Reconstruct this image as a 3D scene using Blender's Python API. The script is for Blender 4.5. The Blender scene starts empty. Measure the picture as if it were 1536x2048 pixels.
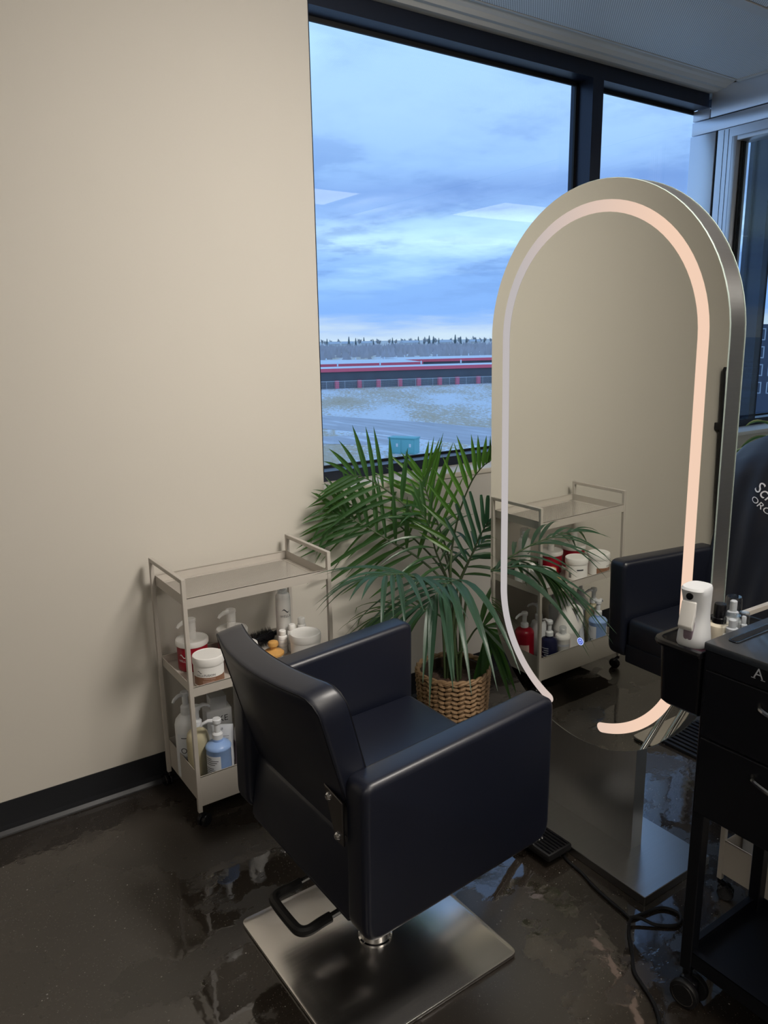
import bpy, bmesh, math, random
from mathutils import Vector, Matrix, noise as mnoise
S = bpy.context.scene
COL = S.collection
R = math.radians
rnd = random.Random(7)

# ------------------------------------------------------------------ camera
H = 1.51
YAW, PITCH, ROLL, FPX = R(34.171), R(12.763), R(-0.942), 1521.38
def _cam():
    cy, sy, cp, sp = math.cos(YAW), math.sin(YAW), math.cos(PITCH), math.sin(PITCH)
    fwd = Vector((sy*cp, cy*cp, -sp)); right = Vector((cy, -sy, 0)); up = right.cross(fwd)
    cr, sr = math.cos(ROLL), math.sin(ROLL)
    r2 = cr*right + sr*up; u2 = -sr*right + cr*up
    m = Matrix((r2, u2, -fwd)).transposed().to_4x4()
    m.translation = (0, 0, H)
    return m
cd = bpy.data.cameras.new('camera'); cam = bpy.data.objects.new('camera', cd); COL.objects.link(cam)
cam.matrix_world = _cam()
cd.sensor_fit = 'VERTICAL'; cd.sensor_height = 36; cd.lens = FPX/2048*36; cd.clip_end = 8000; cd.clip_start = 0.02
S.camera = cam

# ------------------------------------------------------------------ exposure, world
S.view_settings.view_transform = 'Standard'
try: S.view_settings.look = 'None'
except Exception: pass
S.view_settings.gamma = 1; S.view_settings.exposure = .08; S.view_settings.use_curve_mapping = False
LIGHT_FILL = 9.0      # unseen panels added to brighten the salon, and the washer lens
LIGHT_DIM = 3.2         # dimmed panels near the partition
LED = 0.85
SKY = 1.42
SPOT_W = 21.0          # wall washing downlight

class NT:
    def __init__(s, tree): s.t = tree; s.n = tree.nodes; s.l = tree.links
    def add(s, typ, **kw):
        n = s.n.new(typ)
        for k, v in kw.items():
            if k.startswith('i_'):
                key = k[2:]
                key = int(key) if key.isdigit() else key.replace('_', ' ')
                n.inputs[key].default_value = v
            else: setattr(n, k, v)
        return n
    def link(s, a, b): s.l.new(a, b)
    def math(s, op, a, b=None, c=None, clamp=False):
        n = s.add('ShaderNodeMath', operation=op, use_clamp=clamp)
        for i, v in enumerate((a, b, c)):
            if v is None: continue
            if isinstance(v, (int, float)): n.inputs[i].default_value = v
            else: s.link(v, n.inputs[i])
        return n.outputs[0]
    def ramp(s, fac, stops, interp='LINEAR'):
        n = s.add('ShaderNodeValToRGB'); cr = n.color_ramp; cr.interpolation = interp
        while len(cr.elements) > 1: cr.elements.remove(cr.elements[0])
        for i, (p, c) in enumerate(stops):
            e = cr.elements[0] if i == 0 else cr.elements.new(p)
            e.position = p; e.color = (*c, 1) if len(c) == 3 else c
        s.link(fac, n.inputs[0]); return n.outputs[0]
    def mix(s, fac, a, b, mode='MIX'):
        n = s.add('ShaderNodeMix', data_type='RGBA', blend_type=mode)
        for i, v in ((0, fac), (6, a), (7, b)):
            if isinstance(v, (int, float)): n.inputs[i].default_value = v
            elif isinstance(v, tuple): n.inputs[i].default_value = (*v, 1)
            else: s.link(v, n.inputs[i])
        return n.outputs[2]
    def noise(s, vec, scale, detail=4, rough=.5, **kw):
        n = s.add('ShaderNodeTexNoise', i_Scale=scale, i_Detail=detail, i_Roughness=rough, **kw)
        if vec is not None: s.link(vec, n.inputs['Vector'])
        return n.outputs[0]
    def mapping(s, vec, scale=(1, 1, 1), rot=(0, 0, 0), loc=(0, 0, 0)):
        n = s.add('ShaderNodeMapping'); n.inputs['Scale'].default_value = scale
        n.inputs['Rotation'].default_value = rot; n.inputs['Location'].default_value = loc
        s.link(vec, n.inputs['Vector']); return n.outputs[0]

def build_world():
    w = bpy.data.worlds.new('sky'); S.world = w; w.use_nodes = True
    t = NT(w.node_tree); t.n.clear()
    tc = t.add('ShaderNodeTexCoord'); sep = t.add('ShaderNodeSeparateXYZ'); t.link(tc.outputs['Generated'], sep.inputs[0])
    z = sep.outputs['Z']
    zc = t.math('MAXIMUM', z, 0.0)
    den = t.math('ADD', zc, 0.10)
    u = t.math('DIVIDE', sep.outputs['X'], den); v = t.math('DIVIDE', sep.outputs['Y'], den)
    cmb = t.add('ShaderNodeCombineXYZ'); t.link(u, cmb.inputs[0]); t.link(v, cmb.inputs[1])
    big = t.noise(t.mapping(cmb.outputs[0], (0.5, 0.5, 1), loc=(3.1, 1.2, 0)), 1.0, 7, .56)
    fine = t.noise(t.mapping(cmb.outputs[0], (1.3, 1.3, 1), loc=(8.3, 4.0, 2)), 1.3, 8, .6)
    # vertical layering of the cloud deck, bent by the noise
    el = t.math('ADD', z, t.math('MULTIPLY', t.math('SUBTRACT', big, .5), .07))
    base = t.ramp(el, [(0.0, (.50, .60, .70)), (.016, (.42, .53, .70)), (.030, (.20, .37, .73)), (.075, (.215, .39, .74)), (.10, (.29, .48, .80)), (.122, (.50, .72, .92)), (.142, (.27, .44, .76)),
                       (.168, (.20, .34, .66)), (.195, (.28, .46, .78)), (.25, (.34, .53, .84)), (.36, (.36, .56, .86)), (.46, (.31, .50, .82)), (.60, (.26, .42, .74)), (1.0, (.28, .44, .72))])
    # dark undersides and bright gaps
    dark = t.ramp(fine, [(.40, (0, 0, 0)), (.49, (.2,)*3), (.57, (.65,)*3), (.70, (.8,)*3)])
    band = t.ramp(z, [(0.03, (0, 0, 0)), (.09, (.85,)*3), (.19, (.8,)*3), (.26, (.42,)*3), (1, (.4,)*3)])
    fac = t.math('MULTIPLY', dark, band)
    c1 = t.mix(fac, base, (.125, .235, .53))
    bright = t.ramp(big, [(.48, (0, 0, 0)), (.56, (.55,)*3), (.68, (.95,)*3)])
    bb = t.math('MULTIPLY', bright, t.ramp(z, [(.045, (0, 0, 0)), (.10, (.85,)*3), (.22, (.60,)*3), (.4, (.5,)*3), (1, (.3,)*3)]))
    c2 = t.mix(bb, c1, (.52, .78, .95))
    bg = t.add('ShaderNodeBackground'); bg.inputs[1].default_value = SKY; t.link(c2, bg.inputs[0])
    out = t.add('ShaderNodeOutputWorld'); t.link(bg.outputs[0], out.inputs[0])
build_world()

# ------------------------------------------------------------------ materials
MATS = {}
def pmat(name, color=(.5,)*3, rough=.5, metal=0, spec=.5, coat=0, emit=None, estr=0, trans=0, ior=1.45, noise=None, bump=None, rvar=None, alpha=None, aniso=0, sheen=0):
    """noise=(scale,amount[,stretch]) value variation; bump=(scale,strength,dist[,stretch]); rvar=(scale,amount)"""
    if name in MATS: return MATS[name]
    m = bpy.data.materials.new(name); m.use_nodes = True; t = NT(m.node_tree); t.n.clear()
    b = t.add('ShaderNodeBsdfPrincipled'); o = t.add('ShaderNodeOutputMaterial'); t.link(b.outputs[0], o.inputs[0])
    b.inputs['Base Color'].default_value = (*color, 1); b.inputs['Roughness'].default_value = rough
    b.inputs['Metallic'].default_value = metal; b.inputs['Specular IOR Level'].default_value = spec; b.inputs['IOR'].default_value = ior
    b.inputs['Coat Weight'].default_value = coat; b.inputs['Coat Roughness'].default_value = .08
    b.inputs['Transmission Weight'].default_value = trans; b.inputs['Sheen Weight'].default_value = sheen
    if emit: b.inputs['Emission Color'].default_value = (*emit, 1); b.inputs['Emission Strength'].default_value = estr
    if alpha is not None: b.inputs['Alpha'].default_value = alpha
    tc = t.add('ShaderNodeTexCoord')
    def vec(st): return t.mapping(tc.outputs['Object'], st) if st else tc.outputs['Object']
    if noise is None: noise = (35, .06)
    n = t.noise(vec(noise[2] if len(noise) > 2 else None), noise[0], 3)
    f = t.math('MULTIPLY_ADD', n, noise[1]*2, 1-noise[1])
    hsv = t.add('ShaderNodeHueSaturation'); hsv.inputs['Color'].default_value = (*color, 1); t.link(f, hsv.inputs['Value'])
    t.link(hsv.outputs[0], b.inputs['Base Color'])
    if bump:
        h = t.noise(vec(bump[3] if len(bump) > 3 else None), bump[0], 4)
        bp = t.add('ShaderNodeBump'); bp.inputs['Strength'].default_value = bump[1]; bp.inputs['Distance'].default_value = bump[2]
        t.link(h, bp.inputs['Height']); t.link(bp.outputs[0], b.inputs['Normal'])
    if rvar:
        r = t.noise(vec(rvar[2] if len(rvar) > 2 else None), rvar[0], 3)
        t.link(t.math('MULTIPLY_ADD', r, rvar[1]*2, rough-rvar[1], clamp=True), b.inputs['Roughness'])
    MATS[name] = m; return m

def floor_mat():
    m = bpy.data.materials.new('speckled_dark_floor'); m.use_nodes = True; t = NT(m.node_tree); t.n.clear()
    b = t.add('ShaderNodeBsdfPrincipled'); o = t.add('ShaderNodeOutputMaterial'); t.link(b.outputs[0], o.inputs[0])
    tc = t.add('ShaderNodeTexCoord'); P = tc.outputs['Object']
    base = t.ramp(t.noise(P, 2.0, 5), [(.3, (.020, .0160, .0130)), (.7, (.034, .0275, .0220))])
    vo = t.add('ShaderNodeTexVoronoi', i_Scale=75.0); t.link(P, vo.inputs['Vector'])
    sc = t.add('ShaderNodeSeparateColor'); t.link(vo.outputs['Color'], sc.inputs[0])
    rad = t.math('MULTIPLY', sc.outputs[0], .16)
    spot = t.math('MULTIPLY', t.math('LESS_THAN', vo.outputs['Distance'], rad), t.math('GREATER_THAN', sc.outputs[1], .74))
    v2 = t.add('ShaderNodeTexVoronoi', i_Scale=260.0); t.link(P, v2.inputs['Vector'])
    s2 = t.add('ShaderNodeSeparateColor'); t.link(v2.outputs['Color'], s2.inputs[0])
    spot2 = t.math('MULTIPLY', t.math('LESS_THAN', v2.outputs['Distance'], .33), t.math('GREATER_THAN', s2.outputs[1], .86))
    c = t.mix(t.math('MULTIPLY', spot2, .6), base, (.10, .09, .08))
    c = t.mix(t.math('MULTIPLY', spot, .8), c, (.30, .29, .27))
    t.link(c, b.inputs['Base Color'])
    # polish laid in uneven coats: glossy pools with ragged edges
    pn = t.noise(t.mapping(P, (1.0, 1.3, 1)), 2.3, 6, .62)
    pools = t.ramp(pn, [(.47, (0, 0, 0)), (.495, (1, 1, 1))])
    rg = t.mix(pools, (.30, .30, .30), (.05, .05, .05))
    t.link(rg, b.inputs['Roughness'])
    b.inputs['IOR'].default_value = 1.85
    h = t.math('ADD', t.math('MULTIPLY', t.noise(P, 9, 3), 1.0), t.math('MULTIPLY', pools, .25))
    bp = t.add('ShaderNodeBump'); bp.inputs['Strength'].default_value = .22; bp.inputs['Distance'].default_value = .004
    t.link(h, bp.inputs['Height']); t.link(bp.outputs[0], b.inputs['Normal'])
    return m

def glass_mat(name, tint=(.93, .97, .98), ior=1.45):
    m = bpy.data.materials.new(name); m.use_nodes = True; t = NT(m.node_tree); t.n.clear()
    o = t.add('ShaderNodeOutputMaterial'); mx = t.add('ShaderNodeMixShader')
    geo = t.add('ShaderNodeNewGeometry'); dt = t.add('ShaderNodeVectorMath', operation='DOT_PRODUCT')
    t.link(geo.outputs['Normal'], dt.inputs[0]); t.link(geo.outputs['Incoming'], dt.inputs[1])
    c = t.math('ABSOLUTE', dt.outputs['Value']); f0 = ((ior-1)/(ior+1))**2
    fr = t.math('MULTIPLY_ADD', t.math('POWER', t.math('SUBTRACT', 1.0, c), 5.0), 1-f0, f0, clamp=True)
    tr = t.add('ShaderNodeBsdfTransparent'); tr.inputs[0].default_value = (*tint, 1)
    gl = t.add('ShaderNodeBsdfGlossy'); gl.inputs['Roughness'].default_value = 0.0
    t.link(fr, mx.inputs[0]); t.link(tr.outputs[0], mx.inputs[1]); t.link(gl.outputs[0], mx.inputs[2]); t.link(mx.outputs[0], o.inputs[0])
    return m

def perf_mat(name, color, pitch, hole, transparent, rough=.45, metal=0):
    """sheet pierced by rows of round holes"""
    m = bpy.data.materials.new(name); m.use_nodes = True; t = NT(m.node_tree); t.n.clear()
    o = t.add('ShaderNodeOutputMaterial'); b = t.add('ShaderNodeBsdfPrincipled')
    b.inputs['Base Color'].default_value = (*color, 1); b.inputs['Roughness'].default_value = rough; b.inputs['Metallic'].default_value = metal
    tc = t.add('ShaderNodeTexCoord'); sep = t.add('ShaderNodeSeparateXYZ'); t.link(tc.outputs['Object'], sep.inputs[0])
    u = t.math('DIVIDE', sep.outputs[0], pitch); v = t.math('DIVIDE', sep.outputs[1], pitch)
    a = t.math('ADD', u, v); d = t.math('SUBTRACT', u, v)
    fa = t.math('SUBTRACT', t.math('FRACT', a), .5); fd = t.math('SUBTRACT', t.math('FRACT', d), .5)
    r = t.math('SQRT', t.math('ADD', t.math('MULTIPLY', fa, fa), t.math('MULTIPLY', fd, fd)))
    hole_f = t.math('LESS_THAN', r, hole)
    mx = t.add('ShaderNodeMixShader'); t.link(hole_f, mx.inputs[0]); t.link(b.outputs[0], mx.inputs[1])
    if transparent:
        h = t.add('ShaderNodeBsdfTransparent')
    else:
        h = t.add('ShaderNodeBsdfDiffuse'); h.inputs[0].default_value = (color[0]*.5, color[1]*.5, color[2]*.5, 1)
    t.link(h.outputs[0], mx.inputs[2]); t.link(mx.outputs[0], o.inputs[0])
    return m

def leaf_mat(name, c_dark, c_light, tl):
    m = bpy.data.materials.new(name); m.use_nodes = True; t = NT(m.node_tree); t.n.clear()
    o = t.add('ShaderNodeOutputMaterial'); b = t.add('ShaderNodeBsdfPrincipled'); b.inputs['Roughness'].default_value = .38
    b.inputs['Specular IOR Level'].default_value = .6
    oi = t.add('ShaderNodeObjectInfo'); tc = t.add('ShaderNodeTexCoord')
    f = t.math('ADD', t.math('MULTIPLY', oi.outputs['Random'], .6), t.math('MULTIPLY', t.noise(tc.outputs['Object'], 14, 3), .4))
    c = t.mix(f, c_dark, c_light); t.link(c, b.inputs['Base Color'])
    bp = t.add('ShaderNodeBump'); bp.inputs['Strength'].default_value = .15; bp.inputs['Distance'].default_value = .002
    t.link(t.noise(tc.outputs['Object'], 160, 2), bp.inputs['Height']); t.link(bp.outputs[0], b.inputs['Normal'])
    tr = t.add('ShaderNodeBsdfTranslucent'); tr.inputs[0].default_value = (*tl, 1)
    mx = t.add('ShaderNodeMixShader'); mx.inputs[0].default_value = .30
    t.link(b.outputs[0], mx.inputs[1]); t.link(tr.outputs[0], mx.inputs[2]); t.link(mx.outputs[0], o.inputs[0])
    return m

def emit_mat(name, color, strength, axis=None, lo=0, hi=1, color2=None):
    m = bpy.data.materials.new(name); m.use_nodes = True; t = NT(m.node_tree); t.n.clear()
    o = t.add('ShaderNodeOutputMaterial'); e = t.add('ShaderNodeEmission'); e.inputs[0].default_value = (*color, 1); e.inputs[1].default_value = strength
    if axis is not None:                      # the strip burns unevenly: colour runs along it
        tc = t.add('ShaderNodeTexCoord'); sp = t.add('ShaderNodeSeparateXYZ'); t.link(tc.outputs['Object'], sp.inputs[0])
        mr = t.add('ShaderNodeMapRange'); mr.inputs[1].default_value = lo; mr.inputs[2].default_value = hi
        t.link(sp.outputs[axis], mr.inputs[0]); t.link(t.mix(mr.outputs[0], color2, color), e.inputs[0])
    t.link(e.outputs[0], o.inputs[0]); return m

def ground_mat():
    m = bpy.data.materials.new('snow_and_stubble'); m.use_nodes = True; t = NT(m.node_tree); t.n.clear()
    o = t.add('ShaderNodeOutputMaterial'); b = t.add('ShaderNodeBsdfPrincipled'); b.inputs['Roughness'].default_value = .9; t.link(b.outputs[0], o.inputs[0])
    tc = t.add('ShaderNodeTexCoord'); P = tc.outputs['Object']
    Q = t.mapping(P, (1, 1, 1), (0, 0, R(-58)))
    patch = t.noise(t.mapping(Q, (.035, .10, 1)), 1.0, 5, .6)
    fine = t.noise(t.mapping(Q, (1.1, 2.6, 1)), 1.0, 5, .75)
    f = t.math('ADD', t.math('MULTIPLY', patch, .52), t.math('MULTIPLY', fine, .48))
    c = t.ramp(f, [(.36, (.78, .80, .84)), (.475, (.72, .75, .80)), (.515, (.58, .50, .40)), (.60, (.54, .42, .28)), (.70, (.36, .28, .20))])
    t.link(c, b.inputs['Base Color']); return m

def road_mat():
    m = bpy.data.materials.new('snow_dusted_asphalt'); m.use_nodes = True; t = NT(m.node_tree); t.n.clear()
    o = t.add('ShaderNodeOutputMaterial'); b = t.add('ShaderNodeBsdfPrincipled'); b.inputs['Roughness'].default_value = .8; t.link(b.outputs[0], o.inputs[0])
    tc = t.add('ShaderNodeTexCoord')
    n = t.noise(t.mapping(tc.outputs['Object'], (.9, .12, 1), (0, 0, R(-15))), 1.0, 5)
    t.link(t.ramp(n, [(.38, (.46, .45, .48)), (.58, (.54, .54, .58)), (.68, (.70, .72, .78))]), b.inputs['Base Color']); return m

M = dict(
    wall=pmat('beige_wall_paint', (.560, .527, .468), .72, noise=(3, .02), bump=(240, .08, .001)),
    white=pmat('white_paint', (.72, .72, .70), .55, noise=(4, .02)),
    sillw=pmat('sill_paint', (.62, .57, .48), .5, noise=(4, .02)),
    soffit=pmat('soffit_metal', (.70, .67, .61), .45, noise=(5, .03)),
    dark=pmat('dark_anodised_frame', (.024, .030, .048), .36, metal=.55, spec=.6, noise=(60, .1)),
    gasket=pmat('black_gasket', (.004, .004, .005), .6),
    base=pmat('black_rubber_baseboard', (.008, .009, .012), .42, noise=(20, .1)),
    panel=pmat('pale_partition_panel', (.78, .82, .90), .36, metal=.7, noise=(2, .015)),
    alu=pmat('brushed_aluminium_post', (.60, .61, .64), .35, metal=.55, noise=(3, .03, (40, 40, 1))),
    steel=pmat('brushed_steel', (.68, .66, .64), .23, metal=1, noise=(1, .03, (3, 420, 6)), bump=(1, .05, .0003, (3, 500, 5)), rvar=(1, .04, (4, 200, 4))),
    steelm=pmat('brushed_steel_mirror_frame', (.52, .49, .46), .34, metal=1, noise=(1, .06, (8, 8, 220)), bump=(1, .10, .0005, (8, 8, 260))),
    dsteel=pmat('dark_nickel_plate', (.17, .16, .16), .3, metal=1),
    chrome=pmat('chrome', (.75, .75, .76), .07, metal=1),
    mirror=pmat('mirror_silver', (.74, .75, .71), .0, metal=1, noise=(1, 0)),
    glassedge=pmat('pale_glass_edge', (.32, .38, .35), .2, spec=.8),
    leather=pmat('navy_black_leather', (.0075, .0095, .020), .38, spec=.75, noise=(8, .12), bump=(420, .10, .0008), rvar=(6, .05)),
    seam=pmat('black_seam_cord', (.004, .005, .009), .5),
    black=pmat('black_plastic', (.006, .006, .008), .22, spec=.5),
    blackm=pmat('black_powder_coat', (.0035, .004, .007), .38, spec=.4, noise=(300, .3), bump=(900, .2, .0003)),
    blackt=pmat('black_textured_top', (.022, .028, .038), .34, spec=1.0, coat=.35, noise=(500, .4), bump=(1200, .35, .0004)),
    rubber=pmat('black_rubber', (.007, .007, .008), .5),
    cart=pmat('greige_powder_coat', (.47, .435, .39), .42, noise=(6, .03)),
    wplas=pmat('white_plastic', (.80, .79, .77), .35, noise=(10, .02)),
    wplas2=pmat('cool_white_plastic', (.72, .74, .77), .4, noise=(10, .03)),
    cream=pmat('cream_plastic', (.66, .60, .48), .4, noise=(10, .03)),
    creamy=pmat('pale_yellow_shampoo', (.50, .45, .30), .35, noise=(10, .05)),
    redp=pmat('deep_red_plastic', (.26, .006, .018), .28, noise=(12, .06)),
    brownl=pmat('brown_label', (.25, .125, .075), .5, noise=(12, .06)),
    bluep=pmat('light_blue_plastic', (.29, .45, .80), .35, noise=(10, .03)),
    navyp=pmat('dark_navy_plastic', (.012, .014, .045), .25),
    label=pmat('white_label', (.66, .69, .74), .6, noise=(40, .03)),
    pinkl=pmat('pink_label', (.56, .36, .40), .6, noise=(14, .05)),
    mauvel=pmat('mauve_label', (.26, .20, .25), .6, noise=(60, .25)),
    ink=pmat('dark_grey_ink', (.045, .05, .06), .7),
    inkw=pmat('white_ink', (.75, .75, .78), .6),
    inkg=pmat('grey_ink', (.42, .44, .50), .5),
    inkp=pmat('pink_ink', (.62, .45, .40), .6),
    wood=pmat('honey_wood', (.60, .33, .10), .4, noise=(3, .15, (20, 20, 4))),
    bristle=pmat('black_bristle', (.006, .006, .007), .4),
    soil=pmat('potting_soil', (.060, .034, .022), .95, noise=(90, .6), bump=(120, 1, .012)),
    weave=pmat('woven_water_hyacinth', (.32, .20, .105), .65, noise=(45, .3), bump=(160, .5, .003)),
    weaved=pmat('dark_basket_lining', (.05, .032, .02), .9),
    potin=pmat('dark_nursery_pot', (.03, .034, .03), .6),
    stem=pmat('palm_stem', (.055, .085, .035), .5),
    clear=None, cape=pmat('black_cape_cloth', (.010, .012, .020), .48, spec=.45, noise=(20, .15), bump=(600, .1, .0005), sheen=.1),
    pinkliq=pmat('pink_liquid', (.62, .30, .42), .15, trans=.35),
    snow=pmat('snow', (.76, .80, .86), .8, noise=(.3, .06)),
    shedw=pmat('dark_shed_wall', (.11, .125, .15), .7, noise=(.5, .2)),
    shedr=pmat('red_fascia', (.90, .15, .22), .6, noise=(.5, .06)),
    redd=pmat('red_pillar_paint', (.92, .13, .22), .6),
    teal=pmat('teal_cabinet', (.18, .48, .50), .55, noise=(1, .06)),
    fencem=pmat('galvanised_fence', (.66, .70, .76), .5),
    bark=pmat('bare_twigs', (.50, .47, .50), .9, noise=(.02, .3)),  # haze of distance put into the colour as a paler grey
    bark2=pmat('bare_tree_crown', (.46, .45, .45), .9, noise=(.2, .25)),  # crown colour lightened to stand for distant haze
    conif=pmat('dark_conifer', (.15, .185, .19), .9, noise=(.3, .3)),  # green lifted towards grey, haze painted in
    housew=pmat('pale_house_wall', (.66, .66, .66), .8, noise=(.1, .08)),
    houser=pmat('snowy_house_roof', (.55, .58, .63), .8),
    navyb=pmat('navy_cladding', (.035, .055, .10), .6, noise=(.4, .1)),
    winl=pmat('pale_window_frame', (.45, .50, .58), .6),
    strip_refl=pmat('strip_reflection_streak', (.085, .055, .042), .45, noise=(60, .4)),  # unused; colour imitates the light strip reflected in the floor
    varieg=None,
)
M['clear'] = glass_mat('clear_plastic', (.88, .90, .92), 1.9)
M['glass'] = glass_mat('window_glass', (.95, .98, .99), 1.47)
M['floor'] = floor_mat()
M['perf'] = perf_mat('perforated_tray', (.47, .435, .39), .0064, .37, True)
M['ceil'] = perf_mat('perforated_ceiling_metal', (.86, .88, .88), .012, .30, False, .5)
M['leaf'] = leaf_mat('palm_leaf', (.012, .045, .018), (.040, .105, .030), (.16, .36, .04))
M['leafb'] = leaf_mat('sky_tinted_palm_leaf', (.020, .055, .038), (.045, .105, .065), (.10, .24, .06))  # blue cast of the sky's reflection put into the leaf colour
M['leafl'] = leaf_mat('backlit_palm_leaf', (.030, .095, .014), (.080, .180, .025), (.30, .55, .05))  # window backlight put into a brighter leaf colour
M['varieg'] = leaf_mat('striped_leaf', (.05, .14, .04), (.10, .22, .06), (.2, .4, .1))
M['varieg2'] = leaf_mat('yellow_leaf_stripe', (.45, .48, .16), (.55, .56, .22), (.5, .5, .2))
M['ground'] = ground_mat(); M['road'] = road_mat()

# ------------------------------------------------------------------ geometry helpers
def tag(o, label=None, cat=None, group=None, kind=None):
    if label: o['label'] = label
    if cat: o['category'] = cat
    if group: o['group'] = group
    if kind: o['kind'] = kind
    return o
def empty(name, loc=(0, 0, 0), rz=0.0, **kw):
    o = bpy.data.objects.new(name, None); COL.objects.link(o); o.location = loc; o.rotation_euler = (0, 0, rz)
    o.empty_display_size = .05
    return tag(o, **kw)

class MB:
    """collects geometry; .build links it as one mesh object"""
    def __init__(s): s.v = []; s.f = []; s.mi = []; s.sm = []
    def add(s, vs, fs, mi=0, smooth=False):
        b = len(s.v); s.v += [tuple(v) for v in vs]
        for f in fs: s.f.append([i+b for i in f]); s.mi.append(mi); s.sm.append(smooth)
        return s
    def bm(s, bm, mi=0, smooth=False, mat=None):
        if mat is not None: bmesh.ops.transform(bm, matrix=mat, verts=bm.verts)
        bm.verts.index_update(); s.add([v.co[:] for v in bm.verts], [[v.index for v in f.verts] for f in bm.faces], mi, smooth); bm.free(); return s
    def box(s, lo, hi, mi=0, bev=0, seg=2, mat=None):
        if bev <= 0 and mat is None:
            x0, y0, z0 = lo; x1, y1, z1 = hi
            return s.add([(x0,y0,z0),(x1,y0,z0),(x1,y1,z0),(x0,y1,z0),(x0,y0,z1),(x1,y0,z1),(x1,y1,z1),(x0,y1,z1)],
                         [(3,2,1,0),(4,5,6,7),(0,1,5,4),(1,2,6,5),(2,3,7,6),(3,0,4,7)], mi)
        bm = bmesh.new(); bmesh.ops.create_cube(bm, size=1)
        c = [(a+b)/2 for a, b in zip(lo, hi)]; d = [abs(b-a) for a, b in zip(lo, hi)]
        bmesh.ops.scale(bm, vec=d, verts=bm.verts); bmesh.ops.translate(bm, vec=c, verts=bm.verts)
        if bev > 0: bmesh.ops.bevel(bm, geom=bm.edges[:], offset=bev, segments=seg, affect='EDGES', profile=.5)
        return s.bm(bm, mi, bev > 0, mat)
    def lathe(s, prof, c=(0, 0, 0), seg=24, mi=0, smooth=True, sx=1, sy=1, cap=True, mat=None):
        n = len(prof); vs = []; fs = []
        for r, z in prof:
            for k in range(seg):
                a = 2*math.pi*k/seg; vs.append((c[0]+r*sx*math.cos(a), c[1]+r*sy*math.sin(a), c[2]+z))
        for i in range(n-1):
            for k in range(seg):
                k2 = (k+1) % seg; fs.append((i*seg+k, i*seg+k2, (i+1)*seg+k2, (i+1)*seg+k))
        if cap:
            fs.append(tuple(range(seg-1, -1, -1))); fs.append(tuple((n-1)*seg+k for k in range(seg)))
        if mat is not None: vs = [(mat @ Vector(v))[:] for v in vs]
        return s.add(vs, fs, mi, smooth)
    def tube(s, pts, r, seg=8, mi=0, cap=True, radii=None, closed=False):
        P = [Vector(p) for p in pts]; n = len(P); vs = []; fs = []
        prev = None
        for i in range(n):
            if closed: tg = (P[(i+1) % n]-P[i-1]).normalized()
            else: tg = (P[min(i+1, n-1)]-P[max(i-1, 0)]).normalized()
            if prev is None:
                up = Vector((0, 0, 1)) if abs(tg.z) < .9 else Vector((1, 0, 0)); a = tg.cross(up).normalized()
            else:
                a = (prev - tg*prev.dot(tg)).normalized()
            prev = a; b = tg.cross(a); rr = radii[i] if radii else r
            for k in range(seg):
                t = 2*math.pi*k/seg; vs.append((P[i]+a*rr*math.cos(t)+b*rr*math.sin(t))[:])
        for i in range(n if closed else n-1):
            j = (i+1) % n
            for k in range(seg):
                k2 = (k+1) % seg; fs.append((i*seg+k, i*seg+k2, j*seg+k2, j*seg+k))
        if cap and not closed: fs.append(tuple(range(seg-1, -1, -1))); fs.append(tuple((n-1)*seg+k for k in range(seg)))
        return s.add(vs, fs, mi, True)
    def cyl(s, p0, p1, r, seg=16, mi=0): return s.tube([p0, p1], r, seg, mi)
    def prism(s, poly, axis, a, b, mi=0, bev=0, seg=2, smooth=None):
        """poly: 2d list; axis 'x': poly=(y,z); 'y': poly=(x,z); 'z': poly=(x,y)"""
        def pt(u, v, w): return {'x': (w, u, v), 'y': (u, w, v), 'z': (u, v, w)}[axis]
        bm = bmesh.new(); A = [bm.verts.new(pt(u, v, a)) for u, v in poly]; B = [bm.verts.new(pt(u, v, b)) for u, v in poly]
        n = len(poly); bm.faces.new(A); bm.faces.new(B)
        for i in range(n): j = (i+1) % n; bm.faces.new((A[i], A[j], B[j], B[i]))
        bmesh.ops.recalc_face_normals(bm, faces=bm.faces)
        if bev > 0:
            es = [e for e in bm.edges if (e.verts[0] in A) == (e.verts[1] in A)]
            bmesh.ops.bevel(bm, geom=es, offset=bev, segments=seg, affect='EDGES', profile=.5)
        return s.bm(bm, mi, bev > 0 if smooth is None else smooth)
    def build(s, name, mat, parent=None, loc=None, org=None, label=None, cat=None, group=None, kind=None, auto=35):
        """org: world origin subtracted from vertices and used as location (for world-space built meshes)"""
        me = bpy.data.meshes.new(name)
        vs = s.v
        if org is not None: vs = [(v[0]-org[0], v[1]-org[1], v[2]-org[2]) for v in vs]
        me.from_pydata(vs, [], s.f)
        for m in (mat if isinstance(mat, (list, tuple)) else [mat]): me.materials.append(m)
        me.polygons.foreach_set('material_index', s.mi); me.polygons.foreach_set('use_smooth', s.sm)
        if any(s.sm) and auto:
            try: me.set_sharp_from_angle(angle=R(auto))
            except Exception: pass
        me.update()
        o = bpy.data.objects.new(name, me); COL.objects.link(o)
        if org is not None: o.location = org
        if loc is not None: o.location = loc
        if parent is not None: o.parent = parent
        return tag(o, label, cat, group, kind)

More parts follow.
